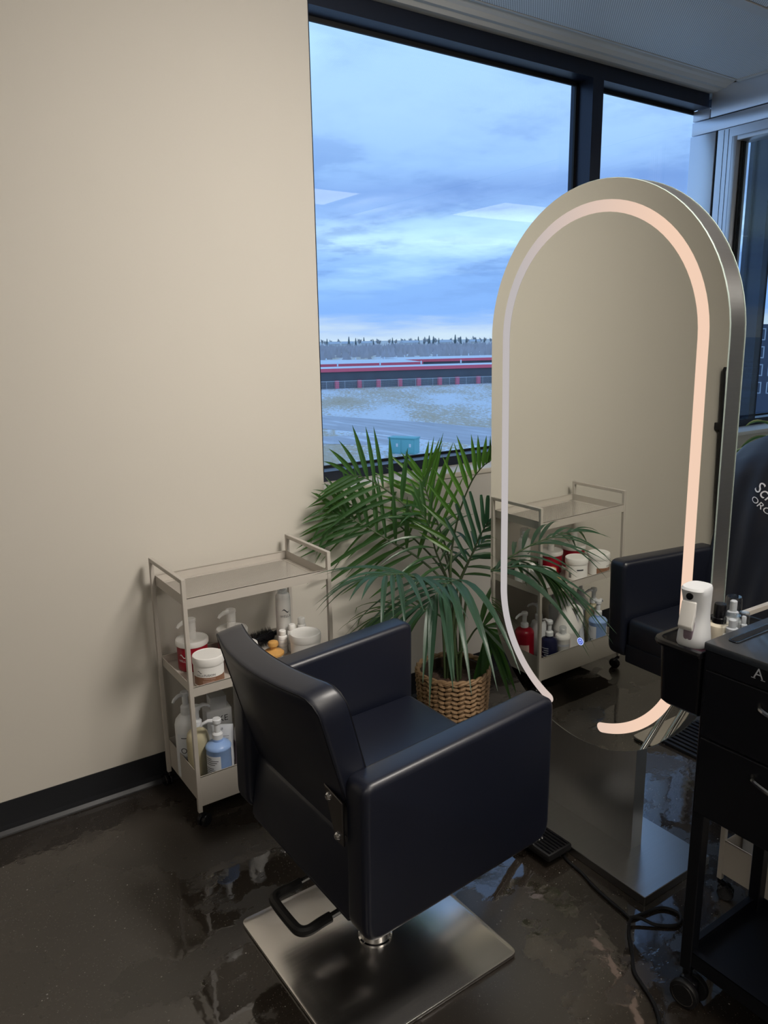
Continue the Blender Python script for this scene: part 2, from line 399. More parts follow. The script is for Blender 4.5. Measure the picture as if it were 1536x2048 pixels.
def rpoly(pts, rad, seg=5):
    """round the corners of a 2d polygon"""
    out = []; n = len(pts)
    rads = rad if isinstance(rad, (list, tuple)) else [rad]*n
    for i in range(n):
        p0, p, p1 = Vector(pts[i-1]), Vector(pts[i]), Vector(pts[(i+1) % n]); r = rads[i]
        if r <= 0: out.append(p[:]); continue
        a = (p0-p).normalized(); b = (p1-p).normalized(); ang = a.angle(b); d = min(r/math.tan(ang/2), (p0-p).length*.49, (p1-p).length*.49)
        q0 = p+a*d; q1 = p+b*d
        for k in range(seg+1):
            t = k/seg; out.append(((1-t)**2*q0+2*t*(1-t)*p+t*t*q1)[:])
    return out
def smooth_path(pts, sub=6, closed=False):
    P = [Vector(p) for p in pts]; n = len(P); out = []
    rng = range(n) if closed else range(n-1)
    for i in rng:
        if closed: p0, p1, p2, p3 = P[i-1], P[i], P[(i+1) % n], P[(i+2) % n]
        else: p0, p1, p2, p3 = P[max(i-1, 0)], P[i], P[i+1], P[min(i+2, n-1)]
        for k in range(sub):
            t = k/sub; out.append(.5*((2*p1)+(-p0+p2)*t+(2*p0-5*p1+4*p2-p3)*t*t+(-p0+3*p1-3*p2+p3)*t**3))
    if not closed: out.append(P[-1])
    return out

def copy_tree(o, parent=None):
    c = o.copy(); COL.objects.link(c); c.parent = parent
    for ch in list(o.children): copy_tree(ch, c)
    return c

_TX = {}
def text_geo(body, size):
    key = (body, size)
    if key in _TX: return _TX[key]
    cu = bpy.data.curves.new('tmp_text', 'FONT'); cu.body = body; cu.size = size; cu.align_x = 'CENTER'; cu.align_y = 'CENTER'; cu.resolution_u = 3
    ob = bpy.data.objects.new('tmp_text', cu); COL.objects.link(ob)
    dg = bpy.context.evaluated_depsgraph_get(); me = bpy.data.meshes.new_from_object(ob.evaluated_get(dg))
    vs = [v.co.copy() for v in me.vertices]; fs = [list(p.vertices) for p in me.polygons]
    bpy.data.objects.remove(ob); bpy.data.curves.remove(cu); bpy.data.meshes.remove(me)
    _TX[key] = (vs, fs); return vs, fs
def text_flat(mb, body, size, mat, mi=0, extrude=0):
    vs, fs = text_geo(body, size); mb.add([(mat @ v)[:] for v in vs], fs, mi); return mb
def text_wrap(mb, body, size, c, r, ang, z, mi=0, sx=1.0):
    """letters wrapped round a vertical cylinder, readable from outside; ang = direction they face"""
    vs, fs = text_geo(body, size); out = []
    for v in vs:
        a = ang + v.x*sx/r; out.append((c[0]+(r+.0004)*math.cos(a), c[1]+(r+.0004)*math.sin(a), c[2]+z+v.y))
    mb.add(out, fs, mi); return mb
def patch(mb, c, r, a0, a1, z0, z1, mi=0, seg=14, off=.0003):
    """label wrapped round a cylinder"""
    vs = []; fs = []
    for k in range(seg+1):
        a = a0+(a1-a0)*k/seg
        for z in (z0, z1): vs.append((c[0]+(r+off)*math.cos(a), c[1]+(r+off)*math.sin(a), c[2]+z))
    for k in range(seg): fs.append((2*k, 2*k+2, 2*k+3, 2*k+1))
    mb.add(vs, fs, mi, True); return mb
def wave_logo(mb, c, r, ang, z, w, mi=0):
    """a small wavy hair strand mark wrapped on a cylinder"""
    N = 14; top = []; bot = []
    for k in range(N+1):
        t = k/N; x = (t-.5)*w; yy = .22*w*math.sin(t*math.pi*2.0)*(.7+.3*t); th = .09*w*math.sin(math.pi*t)+.004*w
        a = ang + x/r
        for lst, s_ in ((top, 1), (bot, -1)):
            lst.append((c[0]+(r+.0004)*math.cos(a), c[1]+(r+.0004)*math.sin(a), c[2]+z+yy+s_*th))
    vs = top+bot; fs = [(k, N+1+k, N+2+k, k+1) for k in range(N)]
    mb.add(vs, fs, mi); return mb

# ================================================================== SETTING
WY = 2.452      # room face of the window wall
XP = 3.847      # room face of the glazed partition
ZC = 2.745      # ceiling
XL, YB, XR = -3.2, -3.2, 7.6
m = MB(); m.box((XL, YB, -.2), (XR, WY, 0)); m.build('floor', M['floor'], kind='structure')
wall = MB(); wall.box((XL, WY, 0), (1.393, 2.74, 2.95)); wall.build('wall_back', M['wall'], kind='structure')
m = MB(); m.box((1.393, WY, 0), (XR, 2.74, .957)); m.build('wall_back.001', M['wall'], kind='structure')
m = MB(); m.box((1.393, WY-.006, .938), (XP, 2.62, .960), bev=.003); m.build('trim_1', M['sillw'], kind='structure')
m = MB(); m.box((XP+.1, WY-.006, .938), (XR, 2.62, .960), bev=.003); m.build('trim_2', M['white'], kind='structure')
m = MB(); m.box((1.393, 2.56, 2.74), (XR, 2.74, 2.95)); m.build('wall_back.002', M['soffit'], kind='structure')
m = MB(); m.box((XL-.15, YB, 0), (XL, 2.74, 2.95)); m.build('wall_left', M['wall'], kind='structure')
m = MB(); m.box((XL-.15, YB-.15, 0), (XR, YB, 2.95)); m.build('wall_front', M['wall'], kind='structure')
m = MB(); m.box((XR, YB-.15, 0), (XR+.15, 2.74, 2.95)); m.build('wall_right', M['white'], kind='structure')
# baseboard with a small cove toe
def baseboard(name, prof, axis, a, b):
    m = MB(); m.prism(prof, axis, a, b); return m.build(name, M['base'], kind='structure')
bp = [(WY, 0), (WY, .109), (WY-.004, .109), (WY-.004, .03), (WY-.007, .014), (WY-.016, .004), (WY-.018, 0)]
baseboard('baseboard_back', bp, 'x', XL, XP)
baseboard('baseboard_left', [(XL, 0), (XL, .109), (XL+.004, .109), (XL+.004, .03), (XL+.016, .004), (XL+.018, 0)], 'y', YB, WY)

# ceiling: perforated metal panels hung between white bars, above a slab
m = MB(); m.box((XL, YB, 2.80), (XR, 2.60, 2.95)); ceil = m.build('ceiling', M['white'], kind='structure')
def cpanel(x0, x1, y0, y1):
    m = MB(); m.box((x0, y0, ZC), (x1, y1, ZC+.03)); o = m.build('ceiling_panel', M['ceil'], ceil)
rows = [(1.945, 2.432)]
y = 1.885
while y > YB+.3: rows.append((y-.60, y)); y -= .66
lights = [(2.60, 3.80, -1.10, -.42), (5.18, 6.38, -.98, -.14), (.35, 1.55, -1.10, -.42), (-2.0, -.8, -1.10, -.42), (.35, 1.55, -2.80, -2.12)]  # panels mirrored in the glass first, then unseen ones added for brightness
for i, (y0, y1) in enumerate(rows):
    if i == 0: segs = [(XL, XP-.03), (XP+.13, XR)]
    else: segs = [(XL, -.1), (-.092, 3.11), (3.118, XP-.03), (XP+.13, XR)]
    for a, b in segs:
        cpanel(a, b, y0, y1)
    m = MB(); m.box((XL, y0-.056, ZC-.004), (XP-.02, y0-.004, ZC+.02)); m.build('ceiling_bar', M['white'], ceil)
    m = MB(); m.box((XP+.12, y0-.056, ZC-.004), (XR, y0-.004, ZC+.02)); m.build('ceiling_bar', M['white'], ceil)
m = MB(); m.box((XP-.028, YB, ZC-.006), (XP-.001, 2.44, ZC+.02)); m.build('trim_3', M['white'], kind='structure')
# soffit moulding between the ceiling and the window head
sp = [(2.60, 2.724), (2.556, 2.722), (2.535, 2.731), (2.512, 2.729), (2.492, 2.739), (2.474, 2.744), (2.462, 2.750), (2.452, 2.748), (2.438, 2.744), (2.434, 2.752), (2.434, 2.80), (2.62, 2.80)]
m = MB(); m.prism(sp, 'x', 1.393, XP); m.build('trim_4', M['soffit'], kind='structure')
m = MB(); m.prism(sp, 'x', XP+.1, XR); m.build('trim_5', M['soffit'], kind='structure')

# window 1: dark framed glazing of the back wall
win = empty('window_1', (1.393, 2.60, .96), kind='structure')
WO = (1.393, 2.60, .96)
def wpart(name, mat, *boxes, label=None):
    m = MB()
    for b in boxes: m.box(b[0], b[1], bev=b[2] if len(b) > 2 else 0)
    return m.build(name, mat, win, org=WO) if False else _wp(m, name, mat, label)
def _wp(m, name, mat, label=None):
    o = m.build(name, mat, win, org=WO); o.location = (0, 0, 0)
    if label: o['label'] = label
    return o
FY0, FY1, GY = 2.602, 2.735, 2.70
ZB, ZT = 1.000, 2.660
wpart('bottom_rail', M['dark'], ((1.393, FY0, .9605), (XR, FY1, ZB)))
wpart('head_rail', M['dark'], ((1.393, FY0, ZT), (XP, FY1, 2.726)))
wpart('head_rail', M['dark'], ((XP+.1, FY0, ZT), (XR, FY1, 2.726)))
mull = [(1.405, 1.482), (2.960, 3.032), (4.475, 4.550), (6.02, 6.092)]
for a, b in mull: wpart('mullion', M['dark'], ((a, FY0, ZB), (b, FY1, ZT)))
wpart('jamb', M['dark'], ((1.393, FY0, ZB), (1.405, FY1, ZT)))
for i in range(len(mull)):
    a = mull[i][1]; b = mull[i+1][0] if i < 3 else XR
    wpart('glass_pane', M['glass'], ((a, GY, ZB), (b, GY+.006, ZT)))
    g = .010
    wpart('gasket', M['gasket'], ((a, GY-.012, ZB), (b, GY-.001, ZB+.009)), ((a, GY-.012, ZT-.016), (b, GY-.001, ZT)),
          ((a, GY-.012, ZB), (a+g, GY-.001, ZT)), ((b-g-.006, GY-.012, ZB), (b, GY-.001, ZT)))

# glazed partition on the right: panels, posts, glass
par = empty('wall_partition', (XP, 2.5, 0), kind='structure')
def ppart(name, mat, lo, hi, bev=.0):
    m = MB(); m.box(lo, hi, bev=bev); o = m.build(name, mat, par, org=(XP, 2.5, 0)); o.location = (0, 0, 0); return o
XQ = XP+.10
ppart('panel', M['panel'], (XP, YB, 2.607), (XQ, 2.587, ZC), .002)
ppart('panel', M['panel'], (XP, 2.594, 2.607), (XQ, 2.690, 2.658), .002)
ppart('panel', M['panel'], (XP+.003, YB, 2.538), (XQ-.003, 2.694, 2.603), .002)
ppart('panel', M['panel'], (XP, 2.550, 1.001), (XQ, 2.698, 2.534), .002)
ppart('panel', M['panel'], (XP, 2.550, .962), (XQ, 2.600, 1.001))
ppart('panel', M['panel'], (XP, 2.455, 0.962), (XQ, 2.536, 2.534))
ppart('gasket', M['gasket'], (XP+.006, 2.536, .962), (XQ-.006, 2.550, 2.60))
ppart('gasket', M['gasket'], (XP+.006, YB, 2.603), (XQ-.006, 2.60, 2.607))
for yy in (2.499, 2.473): ppart('groove', M['gasket'], (XP-.0006, yy, .97), (XP+.004, yy+.003, 2.53))
ppart('panel', M['panel'], (XP, YB, 2.490), (XQ, 2.455, 2.534))
ppart('door_frame', M['alu'], (XP-.004, 2.425, .02), (XQ+.004, 2.452, 2.490), .003)
ppart('door_frame', M['alu'], (XP-.004, YB, 2.466), (XQ+.004, 2.425, 2.490), .003)
ppart('gasket', M['gasket'], (XP+.03, 2.417, .12), (XP+.07, 2.425, 2.466))
ppart('glass_pane', M['glass'], (XP+.047, YB, .12), (XP+.053, 2.417, 2.466))
ppart('kick_panel', M['panel'], (XP, YB, 0), (XQ, 2.425, .12))

# ceiling panel lights
def ceiling_light(x0, x1, y0, y1, label, em):
    t = empty('ceiling_light', ((x0+x1)/2, (y0+y1)/2, ZC), label=label, cat='light', group='ceiling panel lights')
    o3 = t.location
    f = MB(); w = .02
    for lo, hi in (((x0, y0), (x1, y0+w)), ((x0, y1-w), (x1, y1)), ((x0, y0), (x0+w, y1)), ((x1-w, y0), (x1, y1))):
        f.box((lo[0], lo[1], ZC-.012), (hi[0], hi[1], ZC-.0005))
    a = f.build('light_frame', M['white'], t, org=o3); a.location = (0, 0, 0)
    d = MB(); d.box((x0+w, y0+w, ZC-.008), (x1-w, y1-w, ZC-.001)); b = d.build('diffuser', em, t, org=o3); b.location = (0, 0, 0)
EMC = emit_mat('fill_and_washer_glow', (1.0, .91, .79), LIGHT_FILL); EMD = emit_mat('dim_panel_light_glow', (1.0, .95, .88), LIGHT_DIM)
for i, (l, lab) in enumerate(zip(lights, ('flat ceiling panel light mirrored faintly in the left of the window glass', 'flat ceiling panel light over the next room beyond the partition',
        'added fill panel, unseen, above the standing place before the chair', 'added fill panel, unseen, near the far left wall', 'added fill panel, unseen, at the rear of the salon'))):
    ceiling_light(*l, lab, EMD if i < 2 else EMC)

def wall_washer(x, y, aim, label):
    t = empty('wall_washer', (x, y, ZC), label=label, cat='light')
    q = (Vector(aim)-Vector((x, y, ZC-.10))).to_track_quat('-Z', 'Y'); M4 = Matrix.Translation((0, 0, -.10)) @ q.to_matrix().to_4x4()
    m = MB(); m.box((-.31, -.31, 0), (.31, .31, .045), bev=.006, mat=M4); m.build('housing', M['white'], t)
    m = MB(); m.box((-.29, -.29, -.004), (.29, .29, 0), mat=M4); m.build('lens', EMC, t)
    for sx in (-.2, .2):
        m = MB(); m.cyl((sx, 0, 0), (sx, 0, -.10), .006, 8); m.build('hanger', M['white'], t)
    ld = bpy.data.lights.new('bulb', 'AREA'); lo = bpy.data.objects.new('bulb', ld); COL.objects.link(lo); lo.parent = t
    ld.shape = 'SQUARE'; ld.size = .56; ld.energy = SPOT_W; ld.color = (1.0, .935, .86); ld.spread = R(112)
    lo.matrix_local = M4 @ Matrix.Translation((0, 0, -.006))
wall_washer(1.50, .55, (1.05, 2.45, 1.20), 'square white wall washer lamp hung under the ceiling, turned to the beige wall')

# ================================================================== OUTSIDE
GZ = -6.0
m = MB(); m.box((-1500, 2.9, GZ-.5), (4000, 4500, GZ)); m.build('ground', M['ground'], kind='structure')
def flat_poly(name, mat, pts, z, thick=.03):
    m = MB(); m.prism(pts, 'z', z-thick, z); return m.build(name, mat, kind='structure')
flat_poly('road', M['road'], [(38.8+3.5, 68.7+20), (38.8, 68.7), (40.7, 62.1), (42.8, 55.3), (44.0, 48.2), (48, 30), (39, 28), (36.4, 39.8), (35.4, 45.7), (34.4, 52.6), (32.9, 58.3), (33.5, 80)], GZ+.03)
flat_poly('driveway', M['road'], [(22, 56.5), (29.9, 53.0), (33.9, 51.2), (34.3, 47.8), (34.0, 45.1), (31.5, 45.4), (27.8, 49.3), (20, 52)], GZ+.035)
# teal utility cabinet by the road
t = empty('utility_cabinet', (29.9, 41.5, GZ), R(-58), label='teal steel utility cabinet on the snow beside the road, seen through the window', cat='cabinet')
m = MB(); m.box((-.95, -.45, 0), (.95, .45, 1.02), bev=.02); m.build('body', M['teal'], t)
m = MB(); m.box((-1.0, -.5, 1.02), (1.0, .5, 1.10), bev=.02); m.build('lid', M['teal'], t)
for x in (-.47, .47):
    m = MB(); m.box((x-.42, -.475, .08), (x+.42, -.45, .96), bev=.008); d = m.build('door', M['teal'], t)
    m = MB(); m.box((x+.08, -.482, .48), (x+.22, -.476, .70)); m.build('notice', M['inkw'], d)

# storage sheds
def shed(A, B, depth, h, fas, label, pillars=(), vents=0, rise=.25):
    A = Vector((A[0], A[1], 0)); B = Vector((B[0], B[1], 0)); ax = (B-A); L = ax.length; ax.normalize()
    t = empty('storage_shed', (A.x, A.y, GZ), math.atan2(ax.y, ax.x), label=label, cat='shed')
    m = MB(); m.box((0, 0, 0), (L, depth, h-fas)); m.build('wall', M['shedw'], t)
    m = MB(); m.box((-.3, -.35, h-fas), (L+.3, -.0, h)); m.build('fascia', M['shedr'], t)
    m = MB(); m.prism([(-.35, h), (depth+.3, h), (depth*.5, h+rise)], 'x', -.3, L+.3); m.build('roof', M['snow'], t)
    for u in pillars:
        m = MB(); m.box((u*L-.3, -.6, 0), (u*L+.3, -.01, 1.25)); m.build('pillar', M['redd'], t)
    for k in range(vents):
        u = (k+.5)/vents*L; m = MB(); m.cyl((u, depth*.5, h+.2), (u, depth*.5, h+.75), .12, 6); m.build('roof_vent', M['snow'], t)
    return t
shed((61-28.2, 106.8+8.3), (89.2+42.3, 98.5-12.45), 8, 3.15, .55, 'long dark storage shed with bright red fascia and red pillars, nearest of the three',
     pillars=[(1+x)/3.5 for x in (-.36, -.24, -.13, -.03, .08, .208, .317, .443, .554, .681, .789, .92, 1.04, 1.16)], vents=14, rise=.03)
shed((30, 133.5), (88, 116.4), 26, 3.35, .5, 'snow roofed storage shed directly behind the nearest red trimmed shed', vents=10)
shed((99.3, 137.5), (224, 100.8), 22, 3.2, .6, 'snow roofed storage shed with red fascia, farthest of the three', vents=16)
# chain link fence before the sheds
t = empty('chain_link_fence', (61, 105.4, GZ), math.atan2(-8.3, 28.2), label='low grey chain link fence running along the red trimmed shed', cat='fence')
m = MB(); m.tube([(-30, 0, 1.2), (75, 0, 1.2)], .035, 5); m.build('top_rail', M['fencem'], t)
for k in range(36):
    m = MB(); m.cyl((-30+k*3, 0, 0), (-30+k*3, 0, 1.25), .035, 5); m.build('post', M['fencem'], t)
m = MB()
for k in range(420):
    x = -30+k*.25; m.box((x, -.008, .03), (x+.015, .008, 1.18))
for k in range(8): m.box((-30, -.006, .06+k*.15), (75, .006, .075+k*.15))
m.build('wire_mesh', M['fencem'], t, kind='stuff')
# bare woodland belt, ridge of trees and houses
m = MB(); r2 = random.Random(3)
for k in range(5200):
    d = 300+ (r2.random()**.7)*420; a = R(r2.uniform(22, 66)); x, y = d*math.sin(a), d*math.cos(a); h = r2.uniform(1.6, 4.6)*(.8+.2*d/400); w = r2.uniform(.5, 1.6)
    cx, sx_ = math.cos(a), math.sin(a); lean = r2.uniform(-.4, .4)
    z0 = GZ
    m.add([(x-w*cx, y+w*sx_, z0), (x+w*cx, y-w*sx_, z0), (x+w*.6*sx_, y+w*.6*cx, z0), (x+lean, y, z0+h)], [(0, 1, 3), (1, 2, 3), (2, 0, 3)])
m.build('bare_woodland', M['bark'], kind='stuff', label='belt of bare grey brush and woodland beyond the sheds', cat='woods')
def tree_proto(name, mat, conifer, label):
    t = empty(name, (0, 0, GZ), label=label, cat='tree', group=('conifers on the skyline' if conifer else 'bare trees on the skyline'))
    m = MB(); m.cyl((0, 0, 0), (0, 0, 3), .25, 5); m.build('trunk', M['bark'], t)
    m = MB()
    if conifer:
        for k in range(5): m.lathe([(2.3-.38*k, 1.4+1.7*k), (.25, 3.6+1.8*k)], seg=7, smooth=False)
    else:
        for k in range(26):
            a, b = r2.uniform(0, 6.28), r2.uniform(.2, 1.35); l = r2.uniform(3, 5.5)
            tip = (l*.75*math.cos(a)*math.cos(b), l*.75*math.sin(a)*math.cos(b), 2.6+l*math.sin(b)*1.15)
            w = .8; m.add([(w*math.cos(a+1.5)*.5, w*math.sin(a+1.5)*.5, 2.2), (-w*math.cos(a+1.5)*.5, -w*math.sin(a+1.5)*.5, 2.2), tip,
                           (tip[0]*.6+w*math.cos(a+1.5), tip[1]*.6+w*math.sin(a+1.5), 2.2+(tip[2]-2.2)*.7)], [(0, 1, 2), (0, 2, 3), (1, 2, 3)])
    m.build('crown', mat, t); return t
def place(o, d, deg, sc):
    o.location = (d*math.sin(R(deg)), d*math.cos(R(deg)), GZ); o.scale = (sc, sc, sc); o.rotation_euler.z = r2.uniform(0, 6.28)
bt = tree_proto('bare_tree', M['bark2'], False, 'hazy leafless tree among the others on the far skyline'); first = True
for k in range(70):
    o = bt if k == 0 else copy_tree(bt)
    place(o, r2.uniform(900, 1250), 27+k*.45+r2.uniform(-.2, .2), r2.uniform(.85, 1.45))
ct = tree_proto('conifer', M['conif'], True, 'dark pointed conifer among the trees on the far skyline')
for k, dg in enumerate((30.2, 31.8, 32.3, 32.9, 33.6, 35.0, 36.9, 37.3, 37.7, 38.0, 38.4, 39.6, 40.0, 40.4, 41.1, 41.7)):
    o = ct if k == 0 else copy_tree(ct); place(o, r2.uniform(860, 1000), dg, r2.uniform(.7, 1.15))
ht = empty('house', (0, 0, GZ), label='small pale house among the trees on the far skyline', cat='house', group='houses on the skyline')
m = MB(); m.box((-6, -4, 0), (6, 4, 3.6)); m.build('wall', M['housew'], ht)
m = MB(); m.prism([(-4.6, 3.6), (4.6, 3.6), (0, 6.2)], 'x', -6.5, 6.5); m.build('roof', M['houser'], ht)
for k, (d, dg, rz) in enumerate(((880, 30.7, .3), (905, 31.7, -.4), (960, 33.1, .2), (890, 36.0, .6), (905, 36.5, .1), (868, 38.9, -.2), (930, 41.0, .3))):
    o = ht if k == 0 else copy_tree(ht); o.location = (d*math.sin(R(dg)), d*math.cos(R(dg)), GZ); o.rotation_euler.z = R(-dg)+rz
# navy neighbouring building seen past the mirror's right edge
t = empty('navy_building', (58, 32.5, GZ), R(-60), label='dark navy flat roofed building seen beyond the partition glass', cat='building')
m = MB(); m.box((-5, 0, 0), (1.2, 10, 8.2)); m.build('wall', M['navyb'], t)
for k in range(4):
    for j in range(5):
        x = -4.4+j*1.1; z = 7.0-k*1.35
        f = MB()
        for lo, hi in (((x, z), (x+.75, z+.08)), ((x, z+.82), (x+.75, z+.9)), ((x, z), (x+.08, z+.9)), ((x+.67, z), (x+.75, z+.9))): f.box((lo[0], -.05, lo[1]), (hi[0], -.001, hi[1]))
        f.build('window_frame', M['winl'], t)

def wp(mb, name, mat, parent, label=None, kind=None):
    """part built in world space under an unrotated thing"""
    o = mb.build(name, mat, parent, org=parent.location[:]); o.location = (0, 0, 0)
    return tag(o, label, kind=kind)
def sub(mb, name, mat, part, thing, label=None, kind=None):
    o = mb.build(name, mat, part, org=thing.location[:]); o.location = (0, 0, 0); return tag(o, label, kind=kind)

# ================================================================== STYLING CHAIR
def make_chair():
    t = empty('styling_chair', (.906, 1.407, 0), .018,
              label='navy black leather styling chair on a square steel plate, facing the arched mirror', cat='chair')
    ox, oy = .058, .024
    W, TA = .617, .074
    # base plate, column
    m = MB(); m.prism(rpoly([(-.258, -.256), (.258, -.256), (.258, .256), (-.258, .256)], .022, 5), 'z', .002, .012, bev=.002); bp_ = m.build('base_plate', M['steel'], t)
    m = MB(); m.prism(rpoly([(-.25, -.248), (.25, -.248), (.25, .248), (-.25, .248)], .022, 4), 'z', 0, .002); m.build('gasket', M['rubber'], bp_)
    m = MB(); m.lathe([(.044, .012), (.044, .018), (.040, .020), (.040, .315)], seg=40); m.build('pump_column', M['chrome'], t)
    # foot bar: chrome rods with a black rubber loop
    m = MB()
    for s in (-1, 1): m.cyl((-.06, .012+s*.072, .205), (-.20, .012+s*.072, .192), .0075, 10)
    fb = m.build('pump_lever', M['chrome'], t)
    pts = [(-.165, -.060, .194), (-.19, -.060, .192), (-.225, -.062, .190), (-.243, -.050, .190), (-.247, -.02, .190), (-.247, .045, .190), (-.243, .074, .190), (-.225, .086, .190), (-.19, .084, .192), (-.165, .084, .194)]
    m = MB(); m.tube(smooth_path(pts, 5), .0125, 10); m.build('lever_sleeve', M['rubber'], fb)
    # arms
    for s in (1, -1):
        dz = .010 if s == 1 else -.010       # the near arm sits a touch lower
        poly = rpoly([(-.272+ox, .302+dz), (.268+ox, .334+dz), (.272+ox, .704+dz), (-.268+ox, .668+dz)], [.045, .05, .028, .028], 6)
        y0 = oy + s*W/2; y1 = oy + s*(W/2-TA)
        m = MB(); m.prism(poly, 'y', min(y0, y1), max(y0, y1), bev=.016, seg=4)
        a = m.build('armrest', M['leather'], t)
        ins = rpoly([(-.257+ox, .317+dz), (.253+ox, .349+dz), (.257+ox, .690+dz), (-.253+ox, .654+dz)], [.045, .05, .028, .028], 6)
        for yy in (y0, y1):
            sg = 1 if yy > (y0+y1)/2 else -1
            m = MB(); m.tube([(u, yy-sg*.0042, v) for u, v in ins], .0016, 5, closed=True); m.build('piping', M['seam'], a)
    hi = W/2-TA-.001
    # seat cushion, seat base
    m = MB(); m.box((-.215+ox, oy-hi, .375), (.268+ox, oy+hi, .492), bev=.022, seg=4, mat=Matrix.Rotation(R(-1.6), 4, 'Y')); seat = m.build('seat', M['leather'], t)
    m = MB(); m.prism([(-.262+ox, .302), (.258+ox, .334), (.258+ox, .40), (-.235+ox, .385)], 'y', oy-hi, oy+hi, bev=.008); m.build('seat_base', M['leather'], t)
    m = MB(); m.box((-.14, -.12, .285), (.14, .12, .318), bev=.004); m.build('seat_bracket', M['blackm'], t)
    # lower back panel
    m = MB(); m.prism(rpoly([(-.265+ox, .31), (-.235+ox, .31), (-.205+ox, .475), (-.240+ox, .475)], [.004, .004, .012, .012], 3), 'y', oy-hi, oy+hi, bev=.006); m.build('back_panel', M['leather'], t)
    # backrest: a curved padded slab with rolled edges
    NS, NT_ = 26, 16; hb, zb0, zh, Rc, th, re_ = .243, .452, .386, .036, .066, .011
    def shape(y, z):          # y across, z height over the foot -> x of the rear face
        sv = y/hb; tv = z/zh
        return -.172-.098*tv-.045*(1-sv*sv)*max(tv, 0)**1.1
    def rounded(y, z, hw_, top):
        r = Rc; dy = abs(y)-(hw_-r); dz = z-(top-r)
        if dy > 0 and dz > 0:
            p, q = dy/r, dz/r
            y = math.copysign(hw_-r+r*p*math.sqrt(1-q*q/2), y); z = top-r+r*q*math.sqrt(1-p*p/2)
        return y, z
    bm = bmesh.new(); grid = {}
    for i in range(NS+1):
        for j in range(NT_+1):
            y, z = rounded((-1+2*i/NS)*(hb-re_), j/NT_*(zh-re_), hb-re_, zh-re_)
            x = shape(y, z); grid[0, i, j] = bm.verts.new((x, oy+y, zb0+z)); grid[1, i, j] = bm.verts.new((x+th, oy+y, zb0+z+.010*z/zh))
    for i in range(NS):
        for j in range(NT_):
            bm.faces.new((grid[0, i, j], grid[0, i, j+1], grid[0, i+1, j+1], grid[0, i+1, j]))
            bm.faces.new((grid[1, i, j], grid[1, i+1, j], grid[1, i+1, j+1], grid[1, i, j+1]))
    ring_ = [(0, j) for j in range(NT_)]+[(i, NT_) for i in range(NS)]+[(NS, j) for j in range(NT_, 0, -1)]+[(i, 0) for i in range(NS, 0, -1)]
    L_ = len(ring_); prev = [grid[0, i, j] for i, j in ring_]; KS = 8
    nrm = []
    for k in range(L_):
        p0 = grid[0, *ring_[k-1]].co; p1 = grid[0, *ring_[(k+1) % L_]].co; tg = Vector((0, p1.y-p0.y, p1.z-p0.z)).normalized(); nrm.append(Vector((0, -tg.z, tg.y)))
    seams = ([], [])
    for q in range(1, KS+1):
        if q < KS:
            a_ = math.pi*q/KS; cur = []
            for k, (i, j) in enumerate(ring_):
                p0, p1 = grid[0, i, j].co, grid[1, i, j].co
                f = (1-math.cos(a_))/2; f = .5+math.copysign(abs(2*f-1)**.35, 2*f-1)*.5
                out = math.sin(a_)**.35*re_
                cur.append(bm.verts.new(p0.lerp(p1, f)+nrm[k]*out))
        else: cur = [grid[1, i, j] for i, j in ring_]
        for k in range(L_): k2 = (k+1) % L_; bm.faces.new((prev[k], prev[k2], cur[k2], cur[k]))
        if q == 1: seams[0].extend(v.co.copy() for v in cur)
        if q == KS-1: seams[1].extend(v.co.copy() for v in cur)
        prev = cur
    bmesh.ops.recalc_face_normals(bm, faces=bm.faces)
    m = MB(); m.bm(bm, smooth=True); back = m.build('backrest', M['leather'], t, auto=70)
    for pth in seams:
        m = MB(); m.tube(pth[:2*NT_+NS+1], .0019, 5); m.build('piping', M['seam'], back)
    # hinge plates at the back with two bolts each
    for s in (-1,):
        yc = oy+s*.200
        poly = [(yc-s*.026, .610), (yc+s*.045, .600), (yc+s*.045, .500), (yc+s*.016, .500)]
        m = MB(); m.prism(poly if s == 1 else poly[::-1], 'x', -.222, -.216, bev=.0015, seg=1); hp = m.build('hinge_plate', M['dsteel'], t)
        for (yy, zz) in ((yc-s*.006, .590), (yc+s*.026, .515)):
            m = MB(); m.lathe([(.009, 0), (.009, .002), (.006, .006), (0.001, .007)], seg=14, mat=Matrix.Translation((-.222, yy, zz)) @ Matrix.Rotation(R(-90), 4, 'Y')); m.build('bolt', M['chrome'], hp)
    # footrest in front: two chrome tubes to a ribbed black foot plate
    for s in (-1, 1):
        m = MB(); m.tube(smooth_path([(.14, .014+s*.026, .36), (.24, .014+s*.026, .345), (.33, .014+s*.026, .255), (.47, .014+s*.026, .125), (.555, .014+s*.026, .052), (.60, .014+s*.026, .040)], 5), .011, 12); m.build('footrest_tube', M['chrome'], t)
    m = MB(); m.box((.553, -.085, .022), (.653, .135, .046), bev=.006); fp = m.build('foot_plate', M['rubber'], t)
    for k in range(7):
        m = MB(); m.box((.561+k*.0128, -.080, .046), (.568+k*.0128, .130, .051), bev=.0015, seg=1); m.build('rib', M['black'], fp)
    return t
chair = make_chair()
chair2 = copy_tree(chair); chair2.location = (3.03, 1.33, 0); chair2.rotation_euler.z = R(1)
for ch in chair2.children:                     # pumped up higher than the first
    nm = ch.name.split('.')[0]
    if nm in ('pump_column', 'footrest_tube'): ch.scale.z = 1.85
    elif nm not in ('base_plate', 'foot_plate', 'pump_lever'): ch.location.z += .27
chair2['label'] = 'second styling chair behind the mirror, mostly hidden under a black cape'

